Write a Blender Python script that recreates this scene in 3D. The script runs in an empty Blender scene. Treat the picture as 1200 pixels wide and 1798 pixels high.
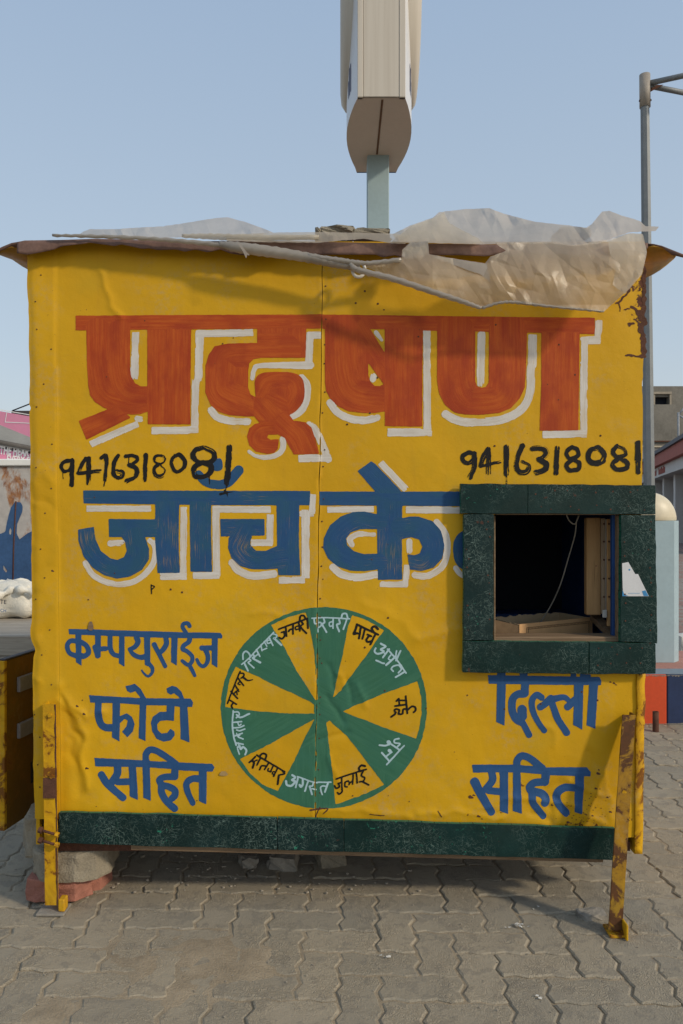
import bpy, bmesh, math, random
import numpy as np
from mathutils import Vector, Matrix
random.seed(7)
R = math.radians
scene = bpy.context.scene
C = scene.collection

# ------------------------------------------------------------------ camera, sky, sun, exposure
H, F, CX, CY = 1.285, 1352.0, 600.0, 899.0        # eye height; focal length and centre of a 1200x1798 picture
cam = bpy.data.cameras.new('camera'); cam_o = bpy.data.objects.new('camera', cam); C.objects.link(cam_o)
cam.sensor_fit = 'HORIZONTAL'; cam.sensor_width = 36; cam.lens = 36 * F / 1200
cam_o.location = (0, 0, H); cam_o.rotation_euler = (R(90), 0, 0)
cam.clip_start = .05; cam.clip_end = 3000
scene.camera = cam_o
SUN = Vector((.445, -.285, .30)).normalized()      # towards the sun
elev = math.asin(SUN.z); rot = math.atan2(SUN.x, SUN.y)
w = bpy.data.worlds.new('World'); scene.world = w; w.use_nodes = True
nt = w.node_tree; nt.nodes.clear()
wo = nt.nodes.new('ShaderNodeOutputWorld'); bg = nt.nodes.new('ShaderNodeBackground'); sky = nt.nodes.new('ShaderNodeTexSky')
sky.sky_type = 'NISHITA'; sky.sun_disc = False; sky.sun_elevation = elev; sky.sun_rotation = rot
sky.air_density = 1.0; sky.dust_density = 3.0; sky.ozone_density = 1.6; sky.altitude = 0
bg.inputs['Strength'].default_value = .13
# hazy air: the clear Nishita sky is whitened by an even haze that is palest at the horizon
tc = nt.nodes.new('ShaderNodeTexCoord'); sx = nt.nodes.new('ShaderNodeSeparateXYZ'); nt.links.new(tc.outputs['Generated'], sx.inputs[0])
hz = nt.nodes.new('ShaderNodeValToRGB'); nt.links.new(sx.outputs[2], hz.inputs[0])
hz.color_ramp.elements[0].position = 0.0; hz.color_ramp.elements[0].color = (.575, .605, .60, 1)
hz.color_ramp.elements[1].position = .62; hz.color_ramp.elements[1].color = (.32, .43, .585, 1)
e_ = hz.color_ramp.elements.new(.2); e_.color = (.46, .545, .62, 1)
sc_h = nt.nodes.new('ShaderNodeVectorMath'); sc_h.operation = 'SCALE'; sc_h.inputs['Scale'].default_value = 1 / .13
nt.links.new(hz.outputs[0], sc_h.inputs[0])
mxs = nt.nodes.new('ShaderNodeMix'); mxs.data_type = 'RGBA'; mxs.inputs[0].default_value = .78
nt.links.new(sky.outputs[0], mxs.inputs[6]); nt.links.new(sc_h.outputs[0], mxs.inputs[7]); nt.links.new(mxs.outputs[2], bg.inputs[0])
nt.links.new(bg.outputs[0], wo.inputs[0])
sl = bpy.data.lights.new('sun', 'SUN'); sl.energy = 1.8; sl.angle = R(4.5); sl.color = (1, .87, .68)
so = bpy.data.objects.new('sun', sl); C.objects.link(so); so.location = SUN * 30
so.rotation_euler = SUN.to_track_quat('Z', 'Y').to_euler()
vs = scene.view_settings
vs.view_transform = 'Standard'; vs.look = 'None'; vs.gamma = 1; vs.use_curve_mapping = False; vs.exposure = 0.22
scene.cycles.max_bounces = 8

# ------------------------------------------------------------------ helpers
def P(px, py, d):
    return Vector(((px - CX) / F * d, d, H - (py - CY) / F * d))
def tag(o, label=None, cat=None, group=None, kind=None):
    if label: o['label'] = label
    if cat: o['category'] = cat
    if group: o['group'] = group
    if kind: o['kind'] = kind
    return o
def link(o, parent=None):
    C.objects.link(o)
    if parent is not None:
        o.parent = parent
        p, off = parent, Matrix.Identity(4)
        o.matrix_parent_inverse = world_of(parent).inverted()
    return o
def world_of(o):
    m = Matrix.LocRotScale(o.location, o.rotation_euler, o.scale)
    if o.parent: return world_of(o.parent) @ o.matrix_parent_inverse @ m
    return m
def empty(name, loc):
    o = bpy.data.objects.new(name, None); o.location = loc; o.empty_display_size = .1; C.objects.link(o); return o
def obj(name, verts, faces, m, parent=None, smooth=False, mats=None, midx=None):
    me = bpy.data.meshes.new(name); me.from_pydata([tuple(v) for v in verts], [], faces)
    for mm in (mats or [m]): me.materials.append(mm)
    if midx is not None: me.polygons.foreach_set('material_index', midx)
    if smooth: me.polygons.foreach_set('use_smooth', [True] * len(me.polygons))
    me.update()
    return link(bpy.data.objects.new(name, me), parent)
def from_bm(name, bm, m, parent=None, smooth=False):
    me = bpy.data.meshes.new(name); bm.normal_update(); bm.to_mesh(me); bm.free(); me.materials.append(m)
    if smooth: me.polygons.foreach_set('use_smooth', [True] * len(me.polygons))
    return link(bpy.data.objects.new(name, me), parent)
def bm_box(bm, lo, hi, rotz=0, piv=None, bevel=0):
    r = bmesh.ops.create_cube(bm, size=1)
    vs_ = r['verts']
    for v in vs_:
        v.co = Vector([lo[i] + (v.co[i] + .5) * (hi[i] - lo[i]) for i in range(3)])
    if bevel:
        es = list({e for v in vs_ for e in v.link_edges})
        rr = bmesh.ops.bevel(bm, geom=es, offset=bevel, segments=1, affect='EDGES', profile=.5)
        vs_ = list({v for f in rr['faces'] for v in f.verts} | {v for v in vs_ if v.is_valid})
    if rotz:
        M = Matrix.Rotation(rotz, 4, 'Z'); p = Vector(piv)
        for v in vs_: v.co = p + M @ (v.co - p)
    return vs_
def box(name, lo, hi, m, parent=None, bevel=0, rotz=0, piv=None):
    bm = bmesh.new(); bm_box(bm, lo, hi, rotz, piv, bevel)
    return from_bm(name, bm, m, parent)
def prism(name, pts, d0, d1, m, parent=None, mats=None, bevel=0.0):
    """outline of 3D points in a plane y=const, extruded from depth d0 to d1"""
    n = len(pts)
    v = [(p.x, d0, p.z) for p in pts] + [(p.x, d1, p.z) for p in pts]
    f = [list(range(n)), list(range(2 * n - 1, n - 1, -1))] + [[i, n + i, n + (i + 1) % n, (i + 1) % n] for i in range(n)]
    o = obj(name, v, f, m, parent, mats=mats, midx=[0, 0] + [1] * n if mats else None)
    bm = bmesh.new(); bm.from_mesh(o.data); bmesh.ops.recalc_face_normals(bm, faces=bm.faces)
    if bevel: bmesh.ops.bevel(bm, geom=bm.edges[:], offset=bevel, segments=1, affect='EDGES')
    bm.to_mesh(o.data); bm.free()
    return o
def tube_data(pts, rads, seg=10, caps=True):
    V, Fc = [], []
    pts = [Vector(p) for p in pts]
    if not hasattr(rads, '__len__'): rads = [rads] * len(pts)
    up = None
    for i, p in enumerate(pts):
        t = (pts[min(i + 1, len(pts) - 1)] - pts[max(i - 1, 0)]).normalized()
        if up is None:
            up = Vector((0, 0, 1)) if abs(t.z) < .9 else Vector((1, 0, 0))
        a = t.cross(up).normalized(); b = a.cross(t).normalized(); up = b
        for k in range(seg):
            th = 2 * math.pi * k / seg
            V.append(p + (a * math.cos(th) + b * math.sin(th)) * rads[i])
    for i in range(len(pts) - 1):
        for k in range(seg):
            k2 = (k + 1) % seg
            Fc.append([i * seg + k, i * seg + k2, (i + 1) * seg + k2, (i + 1) * seg + k])
    if caps:
        Fc.append(list(range(seg))[::-1]); Fc.append([(len(pts) - 1) * seg + k for k in range(seg)])
    return V, Fc
def tube(name, pts, rads, m, parent=None, seg=10, smooth=True):
    V, Fc = tube_data(pts, rads, seg); return obj(name, V, Fc, m, parent, smooth)
def catmull(pts, n=8):
    if len(pts) < 3: return [tuple(p) for p in pts]
    P_ = [np.array(p, float) for p in pts]; P_ = [2 * P_[0] - P_[1]] + P_ + [2 * P_[-1] - P_[-2]]
    out = []
    for i in range(1, len(P_) - 2):
        a, b, c, d = P_[i - 1:i + 3]
        for k in range(n):
            t = k / n
            out.append(.5 * (2 * b + (c - a) * t + (2 * a - 5 * b + 4 * c - d) * t * t + (3 * b - 3 * c + d - a) * t ** 3))
    out.append(P_[-2])
    return [tuple(o) for o in out]
# numpy value noise
def _hash(ix, iy, seed):
    h = (ix.astype(np.int64) * 374761393 + iy.astype(np.int64) * 668265263 + seed * 1442695041) & 0xffffffff
    h = ((h ^ (h >> 13)) * 1274126177) & 0xffffffff
    h = h ^ (h >> 16)
    return (h & 0xffff) / 65535.0
def vnoise(x, y, seed=0):
    x = np.asarray(x, float); y = np.asarray(y, float)
    ix = np.floor(x); iy = np.floor(y); fx = x - ix; fy = y - iy
    fx = fx * fx * (3 - 2 * fx); fy = fy * fy * (3 - 2 * fy)
    a = _hash(ix, iy, seed); b = _hash(ix + 1, iy, seed); c = _hash(ix, iy + 1, seed); d = _hash(ix + 1, iy + 1, seed)
    return (a + (b - a) * fx + (c - a) * fy + (a - b - c + d) * fx * fy) * 2 - 1
def fnoise(x, y, seed=0, oct=4):
    s = 0; a = 1; t = 0
    for o in range(oct):
        s = s + a * vnoise(x * 2 ** o, y * 2 ** o, seed + o * 17); t += a; a *= .5
    return s / t

# ------------------------------------------------------------------ materials
class NT:
    def __init__(s, name, rough=.6, spec=.5, metal=0.0):
        s.m = bpy.data.materials.new(name); s.m.use_nodes = True; s.t = s.m.node_tree
        s.b = s.t.nodes['Principled BSDF']
        s.b.inputs['Roughness'].default_value = rough; s.b.inputs['Metallic'].default_value = metal
        s.b.inputs['Specular IOR Level'].default_value = spec
    def n(s, typ, **kw):
        nd = s.t.nodes.new(typ)
        for k, v in kw.items():
            if k.startswith('_'): setattr(nd, k[1:], v)
            else:
                key = int(k[1:]) if (k[0] == 'i' and k[1:].isdigit()) else k.replace('__', ' ')
                s.set(nd.inputs[key], v)
        return nd
    def set(s, inp, v):
        if isinstance(v, bpy.types.NodeSocket): s.t.links.new(v, inp)
        elif isinstance(v, bpy.types.Node): s.t.links.new(v.outputs[0], inp)
        else:
            if hasattr(inp, 'default_value') and hasattr(inp.default_value, '__len__') and len(inp.default_value) == 4 and len(v) == 3: v = (*v, 1)
            inp.default_value = v
    def pos(s): return s.n('ShaderNodeNewGeometry').outputs['Position']
    def map(s, vec, scale=(1, 1, 1), rot=(0, 0, 0), loc=(0, 0, 0)):
        return s.n('ShaderNodeMapping', Vector=vec, Scale=scale, Rotation=rot, Location=loc).outputs[0]
    def noise(s, vec, scale, detail=4, rough=.55, dist=0.0):
        return s.n('ShaderNodeTexNoise', Vector=vec, Scale=scale, Detail=detail, Roughness=rough, Distortion=dist).outputs[0]
    def ramp(s, fac, a, b, ca=(0, 0, 0), cb=(1, 1, 1)):
        r = s.n('ShaderNodeValToRGB', Fac=fac); e = r.color_ramp.elements
        e[0].position = a; e[1].position = b
        e[0].color = (*ca, 1); e[1].color = (*cb, 1)
        return r.outputs[0]
    def mix(s, fac, a, b, mode='MIX'):
        nd = s.n('ShaderNodeMix', _data_type='RGBA', _blend_type=mode)
        s.set(nd.inputs[0], fac); s.set(nd.inputs[6], a); s.set(nd.inputs[7], b); return nd.outputs[2]
    def math(s, op, a, b=0.0, clamp=False):
        nd = s.n('ShaderNodeMath', _operation=op, _use_clamp=clamp); s.set(nd.inputs[0], a); s.set(nd.inputs[1], b); return nd.outputs[0]
    def attr(s, name): return s.n('ShaderNodeAttribute', _attribute_name=name)
    def bump(s, h, strength=.3, dist=.01):
        b = s.n('ShaderNodeBump', Strength=strength, Distance=dist, Height=h); s.set(s.b.inputs['Normal'], b.outputs[0]); return b
    def col(s, c): s.set(s.b.inputs['Base Color'], c)
    def rough(s, c): s.set(s.b.inputs['Roughness'], c)
def simple(name, c, rough=.6, var=.25, scale=6, metal=0, bump=.1, spec=.4):
    t = NT(name, rough, spec, metal); p = t.pos()
    n1 = t.noise(p, scale, 6, .6); n2 = t.noise(p, scale * 9, 4, .6)
    k = t.math('ADD', t.math('MULTIPLY', n1, .6), t.math('MULTIPLY', n2, .4))
    t.col(t.mix(t.ramp(k, .3, .7), tuple(x * (1 - var) for x in c), tuple(min(1, x * (1 + var)) for x in c)))
    if bump: t.bump(n2, bump, .004)
    return t.m
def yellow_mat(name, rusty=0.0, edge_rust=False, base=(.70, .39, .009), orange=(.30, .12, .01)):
    t = NT(name, .5, .22); p = t.pos()
    big = t.noise(p, 2.2, 5, .55); med = t.noise(p, 9, 6, .6); fine = t.noise(p, 60, 5, .65)
    streak = t.noise(t.map(p, (40, 40, 2.2)), 1, 4, .6)
    dk = tuple(x * f for x, f in zip(base, (.86, .83, .8)))
    c = t.mix(t.ramp(big, .35, .68), dk, base)
    c = t.mix(t.math('MULTIPLY', t.ramp(med, .52, .75), .35), c, (base[0] * .82, base[1] * .88, base[2] * 2.2))
    c = t.mix(t.math('MULTIPLY', t.ramp(streak, .55, .8), .28), c, (base[0] * .72, base[1] * .66, base[2] * 2.5))
    gm = t.math('MULTIPLY', t.ramp(t.noise(t.map(p, (1, 1, 1), loc=(3, 1, 5)), 3.1, 5, .6), .56, .72), .22)
    c = t.mix(gm, c, (.30, .27, .03))
    # dusty smears
    sm = t.math('MULTIPLY', t.math('MULTIPLY', t.ramp(t.noise(p, 5, 3), .52, .7), t.ramp(t.noise(p, 55, 5, .7), .45, .72)), .42)
    c = t.mix(sm, c, (.38, .33, .22))
    # specks and scratches
    sp = t.ramp(t.noise(p, 140, 2, .5), .73, .77)
    c = t.mix(t.math('MULTIPLY', sp, .5), c, (.12, .06, .02))
    rn = t.noise(p, 14, 8, .68, .6); rn2 = t.noise(p, 45, 6, .7, .4)
    rust = t.mix(t.ramp(rn2, .35, .65), (.045, .014, .008), (.135, .042, .016))
    if edge_rust:
        sep = t.n('ShaderNodeSeparateXYZ', Vector=p)
        mx = t.n('ShaderNodeMapRange', Value=sep.outputs[0], i1=.87, i2=.985, i3=0.0, i4=.30)
        mz = t.n('ShaderNodeMapRange', Value=sep.outputs[2], i1=1.76, i2=2.0, i3=0.0, i4=1.0)
        mz2 = t.n('ShaderNodeMapRange', Value=sep.outputs[2], i1=2.1, i2=1.9, i3=.4, i4=1.0)
        e = t.math('MULTIPLY', t.math('MULTIPLY', mx.outputs[0], mz.outputs[0]), mz2.outputs[0])
        # little chips near the foot of the sheet
        lz = t.n('ShaderNodeMapRange', Value=sep.outputs[2], i1=.48, i2=.27, i3=0.0, i4=.125)
        lx = t.n('ShaderNodeMapRange', Value=sep.outputs[0], i1=.2, i2=.9, i3=.3, i4=1.0)
        e = t.math('ADD', e, t.math('MULTIPLY', lz.outputs[0], lx.outputs[0]))
        k = t.math('ADD', t.math('MULTIPLY', t.math('ADD', rn, rn2), .5), e)
        c = t.mix(t.ramp(k, .675, .70), c, rust)
    if rusty:
        c = t.mix(t.ramp(rn, .70 - rusty * .25, .74 - rusty * .25), c, rust)
        c = t.mix(t.math('MULTIPLY', t.ramp(rn, .55 - rusty * .2, .73 - rusty * .25), .5), c, orange)
    t.col(c)
    t.rough(t.n('ShaderNodeMapRange', Value=med, i1=.3, i2=.7, i3=.42, i4=.6).outputs[0])
    h = t.math('ADD', t.math('MULTIPLY', med, 1.0), t.math('MULTIPLY', fine, .12))
    t.bump(h, .25, .012)
    return t.m
def paint_mat(name, c1, c2, c3, rough=.42, through=(.5, .28, .012), thr=.0, k=1.0):
    """hand-brushed paint: streaks run along each brush stroke (attribute 'streak' = across, along, stroke id)"""
    t = NT(name, rough + .12, .2); a = t.attr('streak').outputs['Vector']; p = t.pos()
    s1 = t.noise(t.map(a, (.22, .012, 3.7)), 1, 5, .65)
    s2 = t.noise(t.map(a, (1.3, .03, 9.1)), 1, 3, .6)
    lo = t.noise(t.map(a, (.035, .02, 7.3)), 1, 3, .5)
    c = t.mix(t.ramp(s1, .32, .68), c1, c2)
    c = t.mix(t.math('MULTIPLY', t.ramp(lo, .42, .66), .75 * k), c, c3)
    c = t.mix(t.math('MULTIPLY', t.ramp(s2, .5, .75), .20 * k), c, c2)
    if thr:
        dry = t.ramp(t.math('ADD', t.math('MULTIPLY', s2, .55), t.math('MULTIPLY', t.noise(p, 7, 3), .45)), .60 - thr * .1, .68)
        c = t.mix(t.math('MULTIPLY', dry, .55), c, through)
    t.col(c)
    t.bump(t.math('ADD', s2, t.math('MULTIPLY', t.noise(p, 9, 6, .6), 1.2)), .15, .006)
    return t.m
def fibre_mat(name, c=(.0025, .018, .015), fib=.36):
    t = NT(name, .55, .22); p = t.pos()
    big = t.noise(p, 7, 5, .6); base = t.mix(t.ramp(big, .35, .7), c, (c[0] * 2.2, c[1] * 1.7, c[2] * 1.9))
    tot = None
    for i, ang in enumerate((12, 47, 80, 118, 151, 170, 100, 28)):
        q = t.map(p, (1, 1, 1), (0, R(ang), 0))
        q = t.map(q, (40, 1, 700), loc=(i * 3.1, 0, i * 7.7))
        ln = t.ramp(t.noise(q, 1, 1, .5, .08), .69, .745)
        tot = ln if tot is None else t.math('MAXIMUM', tot, ln)
    dens = t.ramp(t.noise(p, 6.5, 4, .6), .42, .62)
    tot = t.math('MULTIPLY', tot, t.math('MULTIPLY', t.math('ADD', t.math('MULTIPLY', dens, 1.3), .12), fib))
    c2 = t.mix(tot, base, (.22, .32, .28))
    dust = t.math('MULTIPLY', t.ramp(t.noise(p, 3.0, 6, .65), .5, .75), .06)
    c2 = t.mix(dust, c2, (.16, .16, .13))
    gl = t.math('MULTIPLY', t.ramp(t.noise(p, 75, 3, .6), .64, .7), t.ramp(t.noise(p, 5, 2), .55, .65))
    c2 = t.mix(t.math('MULTIPLY', gl, .8), c2, (.03, .26, .16))
    rs = t.ramp(t.noise(p, 38, 2, .4), .735, .76)
    c2 = t.mix(t.math('MULTIPLY', rs, .6), c2, (.10, .035, .02))
    t.col(c2); t.bump(t.math('ADD', t.noise(p, 30, 5, .65), tot), .35, .004)
    return t.m
def wood_mat(name, a, b, axis=2, sc=1.0, rough=.7):
    t = NT(name, rough, .25); p = t.pos()
    s = [38 * sc] * 3; s[axis] = 2.2 * sc
    g = t.noise(t.map(p, tuple(s)), 1, 6, .65, .8)
    g2 = t.noise(t.map(p, tuple(x * 4 for x in s)), 1, 4, .6)
    c = t.mix(t.ramp(g, .32, .68), a, b); c = t.mix(t.math('MULTIPLY', t.ramp(g2, .55, .75), .5), c, tuple(x * .4 for x in a))
    t.col(c); t.bump(t.math('ADD', g, g2), .4, .003)
    return t.m
def paver_mat(name):
    t = NT(name, .85, .2); p = t.pos()
    rnd = t.n('ShaderNodeObjectInfo').outputs['Random']
    big = t.noise(p, 3.0, 6, .62); med = t.noise(p, 17, 7, .68); fine = t.noise(p, 210, 3, .6)
    c = t.mix(rnd, (.26, .235, .185), (.36, .31, .23))
    c = t.mix(t.math('MULTIPLY', t.ramp(big, .25, .8), .5), c, (.375, .315, .22))
    c = t.mix(t.math('MULTIPLY', t.ramp(med, .35, .85), .35), c, (.345, .285, .20))
    c = t.mix(t.math('MULTIPLY', t.ramp(med, .55, .15), .4), c, (.19, .175, .145))
    c = t.mix(t.math('MULTIPLY', t.ramp(t.noise(p, 90, 4, .7), .6, .72), .3), c, (.13, .12, .10))
    # worm-shaped casting relief
    q = t.n('ShaderNodeTexNoise', Vector=p, Scale=62.0, Detail=1.0, Distortion=.6).outputs[0]
    fr = t.math('FRACT', t.math('MULTIPLY', q, 7.0))
    worm = t.ramp(t.math('ABSOLUTE', t.math('SUBTRACT', fr, .5)), .12, .3)
    wm = t.math('MULTIPLY', worm, t.ramp(t.noise(p, 6, 4, .6), .40, .62))
    c = t.mix(t.math('MULTIPLY', wm, .30), c, (.41, .345, .25))
    t.col(c)
    h = t.math('ADD', t.math('MULTIPLY', wm, .5), t.math('ADD', t.math('MULTIPLY', fine, .5), t.math('MULTIPLY', med, 1.2)))
    t.bump(h, .75, .005)
    return t.m
def sand_mat():
    t = NT('sand', .95, .1); p = t.pos()
    m = t.noise(p, 11, 8, .68); f = t.noise(p, 160, 4, .7)
    c = t.mix(t.ramp(m, .35, .65), (.30, .245, .17), (.43, .35, .245))
    c = t.mix(t.math('MULTIPLY', t.ramp(f, .55, .72), .5), c, (.19, .155, .12))
    t.col(c); t.bump(t.math('ADD', m, f), .7, .008); return t.m
def plastic_mat(name, tint=(.72, .66, .55), clear=.25, gloss=.12):
    m = bpy.data.materials.new(name); m.use_nodes = True; t = m.node_tree; t.nodes.clear()
    out = t.nodes.new('ShaderNodeOutputMaterial')
    df = t.nodes.new('ShaderNodeBsdfDiffuse'); tr = t.nodes.new('ShaderNodeBsdfTranslucent'); cl = t.nodes.new('ShaderNodeBsdfTransparent'); gl = t.nodes.new('ShaderNodeBsdfGlossy')
    geo = t.nodes.new('ShaderNodeNewGeometry'); no = t.nodes.new('ShaderNodeTexNoise'); no.inputs['Scale'].default_value = 9; no.inputs['Detail'].default_value = 7; no.inputs['Roughness'].default_value = .65
    n2 = t.nodes.new('ShaderNodeTexNoise'); n2.inputs['Scale'].default_value = 45; n2.inputs['Detail'].default_value = 5
    t.links.new(geo.outputs['Position'], no.inputs['Vector']); t.links.new(geo.outputs['Position'], n2.inputs['Vector'])
    rp = t.nodes.new('ShaderNodeValToRGB'); rp.color_ramp.elements[0].position = .3; rp.color_ramp.elements[1].position = .7
    rp.color_ramp.elements[0].color = (*[x * .78 for x in tint], 1); rp.color_ramp.elements[1].color = (*tint, 1)
    t.links.new(no.outputs[0], rp.inputs[0])
    for b in (df, tr): t.links.new(rp.outputs[0], b.inputs[0])
    gl.inputs['Roughness'].default_value = .36
    bp = t.nodes.new('ShaderNodeBump'); bp.inputs['Strength'].default_value = .2; bp.inputs['Distance'].default_value = .006
    t.links.new(n2.outputs[0], bp.inputs['Height'])
    for b in (df, gl): t.links.new(bp.outputs[0], b.inputs['Normal'])
    def mx(f, a, b):
        n = t.nodes.new('ShaderNodeMixShader'); n.inputs[0].default_value = f
        t.links.new(a.outputs[0], n.inputs[1]); t.links.new(b.outputs[0], n.inputs[2]); return n
    s = mx(.58, df, tr); s = mx(clear, s, cl); s = mx(gloss, s, gl)
    t.links.new(s.outputs[0], out.inputs[0]); return m

YEL = yellow_mat('yellow_paint', edge_rust=True)
YEL2 = yellow_mat('yellow_paint_side')
YELR = yellow_mat('yellow_rusty_paint', rusty=.70); YELX = yellow_mat('yellow_very_rusty_paint', rusty=.82, base=(.42, .22, .012), orange=(.10, .05, .015))
YELD = yellow_mat('yellow_door_shaded', rusty=.25, base=(.20, .10, .008))  # door yellow darkened: the shade on its inner face is put into the colour
RED = paint_mat('red_paint', (.40, .052, .010), (.52, .105, .015), (.33, .040, .012), thr=.0)
BLUE = paint_mat('blue_paint', (.020, .074, .185), (.027, .088, .20), (.027, .095, .155), thr=.05)
BLUE2 = paint_mat('blue_thin_paint', (.022, .076, .205), (.032, .098, .24), (.026, .085, .20), thr=.0, k=.6)
WHITE = paint_mat('white_paint', (.70, .66, .60), (.56, .50, .42), (.74, .70, .64), thr=.45, k=.5)
GREEN = paint_mat('green_paint', (.035, .135, .075), (.055, .175, .105), (.04, .15, .095), thr=.0)
BLACK = paint_mat('black_paint', (.010, .010, .010), (.018, .016, .014), (.012, .011, .010), rough=.35, thr=.0)
LBLUE = paint_mat('pale_blue_paint', (.46, .62, .66), (.34, .50, .54), (.50, .64, .68), k=.4)
FIB = fibre_mat('green_fibreglass'); FIB_D = fibre_mat('dark_green_fibreglass', (.003, .016, .0145), .5)
FIB_E = simple('fibreglass_edge', (.012, .13, .075), .4, .4, 40)
WOOD = wood_mat('pale_wood', (.52, .29, .12), (.66, .40, .18), 2, .8)
WOODG = wood_mat('weathered_wood', (.16, .10, .055), (.30, .21, .13), 0)
WOODC = wood_mat('grey_cart_wood', (.27, .235, .19), (.42, .37, .30), 0, .6)
INBLUE = simple('inner_blue_paint', (.022, .065, .20), .6)
NAVYF = simple('blue_frame_paint', (.012, .06, .20), .5)
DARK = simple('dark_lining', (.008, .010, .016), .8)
ROOFM = simple('brown_roof_sheet', (.165, .095, .072), .75, .35, 14)
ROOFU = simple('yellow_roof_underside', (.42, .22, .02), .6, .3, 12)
RUSTM = simple('rust', (.10, .04, .022), .85, .5, 30, bump=.5)
CARD = simple('cardboard', (.62, .36, .165), .8, .10, 8); CARDI = simple('cardboard_inside', (.50, .37, .22), .85, .12, 20); INK = simple('printed_ink', (.10, .05, .02), .7)
GALV = simple('galvanised_steel', (.20, .215, .22), .55, .16, 9, metal=.2, bump=.08)
PBLUE = simple('pale_blue_post_paint', (.33, .43, .45), .5, .10, 4)
CREAM = simple('cream_panel', (.62, .56, .46), .5, .12, 3)
CONC = simple('concrete', (.26, .235, .195), .9, .3, 11, bump=.6)
CONC2 = simple('grey_block_concrete', (.26, .225, .165), .9, .3, 16, bump=.9)
BRICK = simple('red_brick', (.36, .15, .105), .9, .3, 22, bump=.9)
PAVER = paver_mat('paver_concrete'); SAND = sand_mat()
PLAST = plastic_mat('dusty_plastic', (.80, .72, .58), .30, .03)
PLASTR = plastic_mat('rolled_plastic', (.60, .545, .46), .03, .08)
PLASTC = plastic_mat('clear_plastic', (.86, .79, .68), .12, .07)
PLASTT = plastic_mat('thin_clear_plastic', (.86, .80, .70), .24, .08)

# ------------------------------------------------------------------ the ground: sand bed and interlocking pavers
def ground_plane(name, x0, x1, y0, y1, z, m, kind='structure'):
    o = obj(name, [(x0, y0, z), (x1, y0, z), (x1, y1, z), (x0, y1, z)], [[0, 1, 2, 3]], m); tag(o, kind=kind); return o
def far_ground_mat():
    t = NT('dusty_ground', .9, .15); p = t.pos()
    br = t.n('ShaderNodeTexBrick', Vector=p, Scale=4.5, Color1=(.24, .20, .155, 1), Color2=(.29, .245, .19, 1), Mortar=(.17, .14, .10, 1))
    br.inputs['Mortar Size'].default_value = .02
    t.col(t.mix(t.math('MULTIPLY', t.ramp(t.noise(p, 1.3, 6), .4, .7), .5), br.outputs[0], (.27, .22, .16)))
    return t.m
ground_plane('ground', -900, 900, -60, 1800, -.045, far_ground_mat())
def forecourt_mat():
    t = NT('red_grey_pavers', .85, .2); p = t.pos()
    br = t.n('ShaderNodeTexBrick', Vector=t.map(p, (1, 1, 1), (0, 0, R(18))), Scale=2.0, Color1=(.30, .13, .10, 1), Color2=(.30, .27, .23, 1), Mortar=(.15, .12, .1, 1))
    br.inputs['Mortar Size'].default_value = .02; br.inputs['Brick Width'].default_value = .8; br.inputs['Row Height'].default_value = .3
    t.col(t.mix(t.math('MULTIPLY', t.noise(p, 5, 5), .6), br.outputs[0], (.28, .24, .19))); return t.m
ground_plane('forecourt', 1.2, 60, 5.9, 70, -.02, forecourt_mat())

nx, ny = 300, 150
gx, gy = np.meshgrid(np.linspace(-3.4, 4.2, nx), np.linspace(.9, 5.3, ny))
pxg = gx / gy * F + CX; pyg = CY + H / gy * F
patch = np.clip(1.25 - np.hypot((pxg - 330) / 190, (pyg - 1690) / 75), 0, 1) + .55 * np.clip(1.2 - np.hypot((pxg - 690) / 90, (pyg - 1735) / 30), 0, 1) + .8 * np.clip(1.2 - np.hypot((pxg - 60) / 120, (pyg - 1790) / 45), 0, 1)
gz = -.0044 + .0022 * fnoise(gx * 7, gy * 7, 3) + .0018 * fnoise(gx * 26, gy * 26, 9) + np.clip(patch, 0, 1) * (.0058 + .0075 * fnoise(gx * 20, gy * 20, 12))
edge = np.minimum.reduce([gx + 3.4, 4.2 - gx, gy - .9, 5.3 - gy]); gz = np.where(edge < .03, -.04, gz)
V = np.stack([gx, gy, gz], -1).reshape(-1, 3)
Fq = [[j * nx + i, j * nx + i + 1, (j + 1) * nx + i + 1, (j + 1) * nx + i] for j in range(ny - 1) for i in range(nx - 1)]
pavement = tag(obj('pavement', V.tolist(), Fq, SAND, smooth=True), kind='structure')

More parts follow.
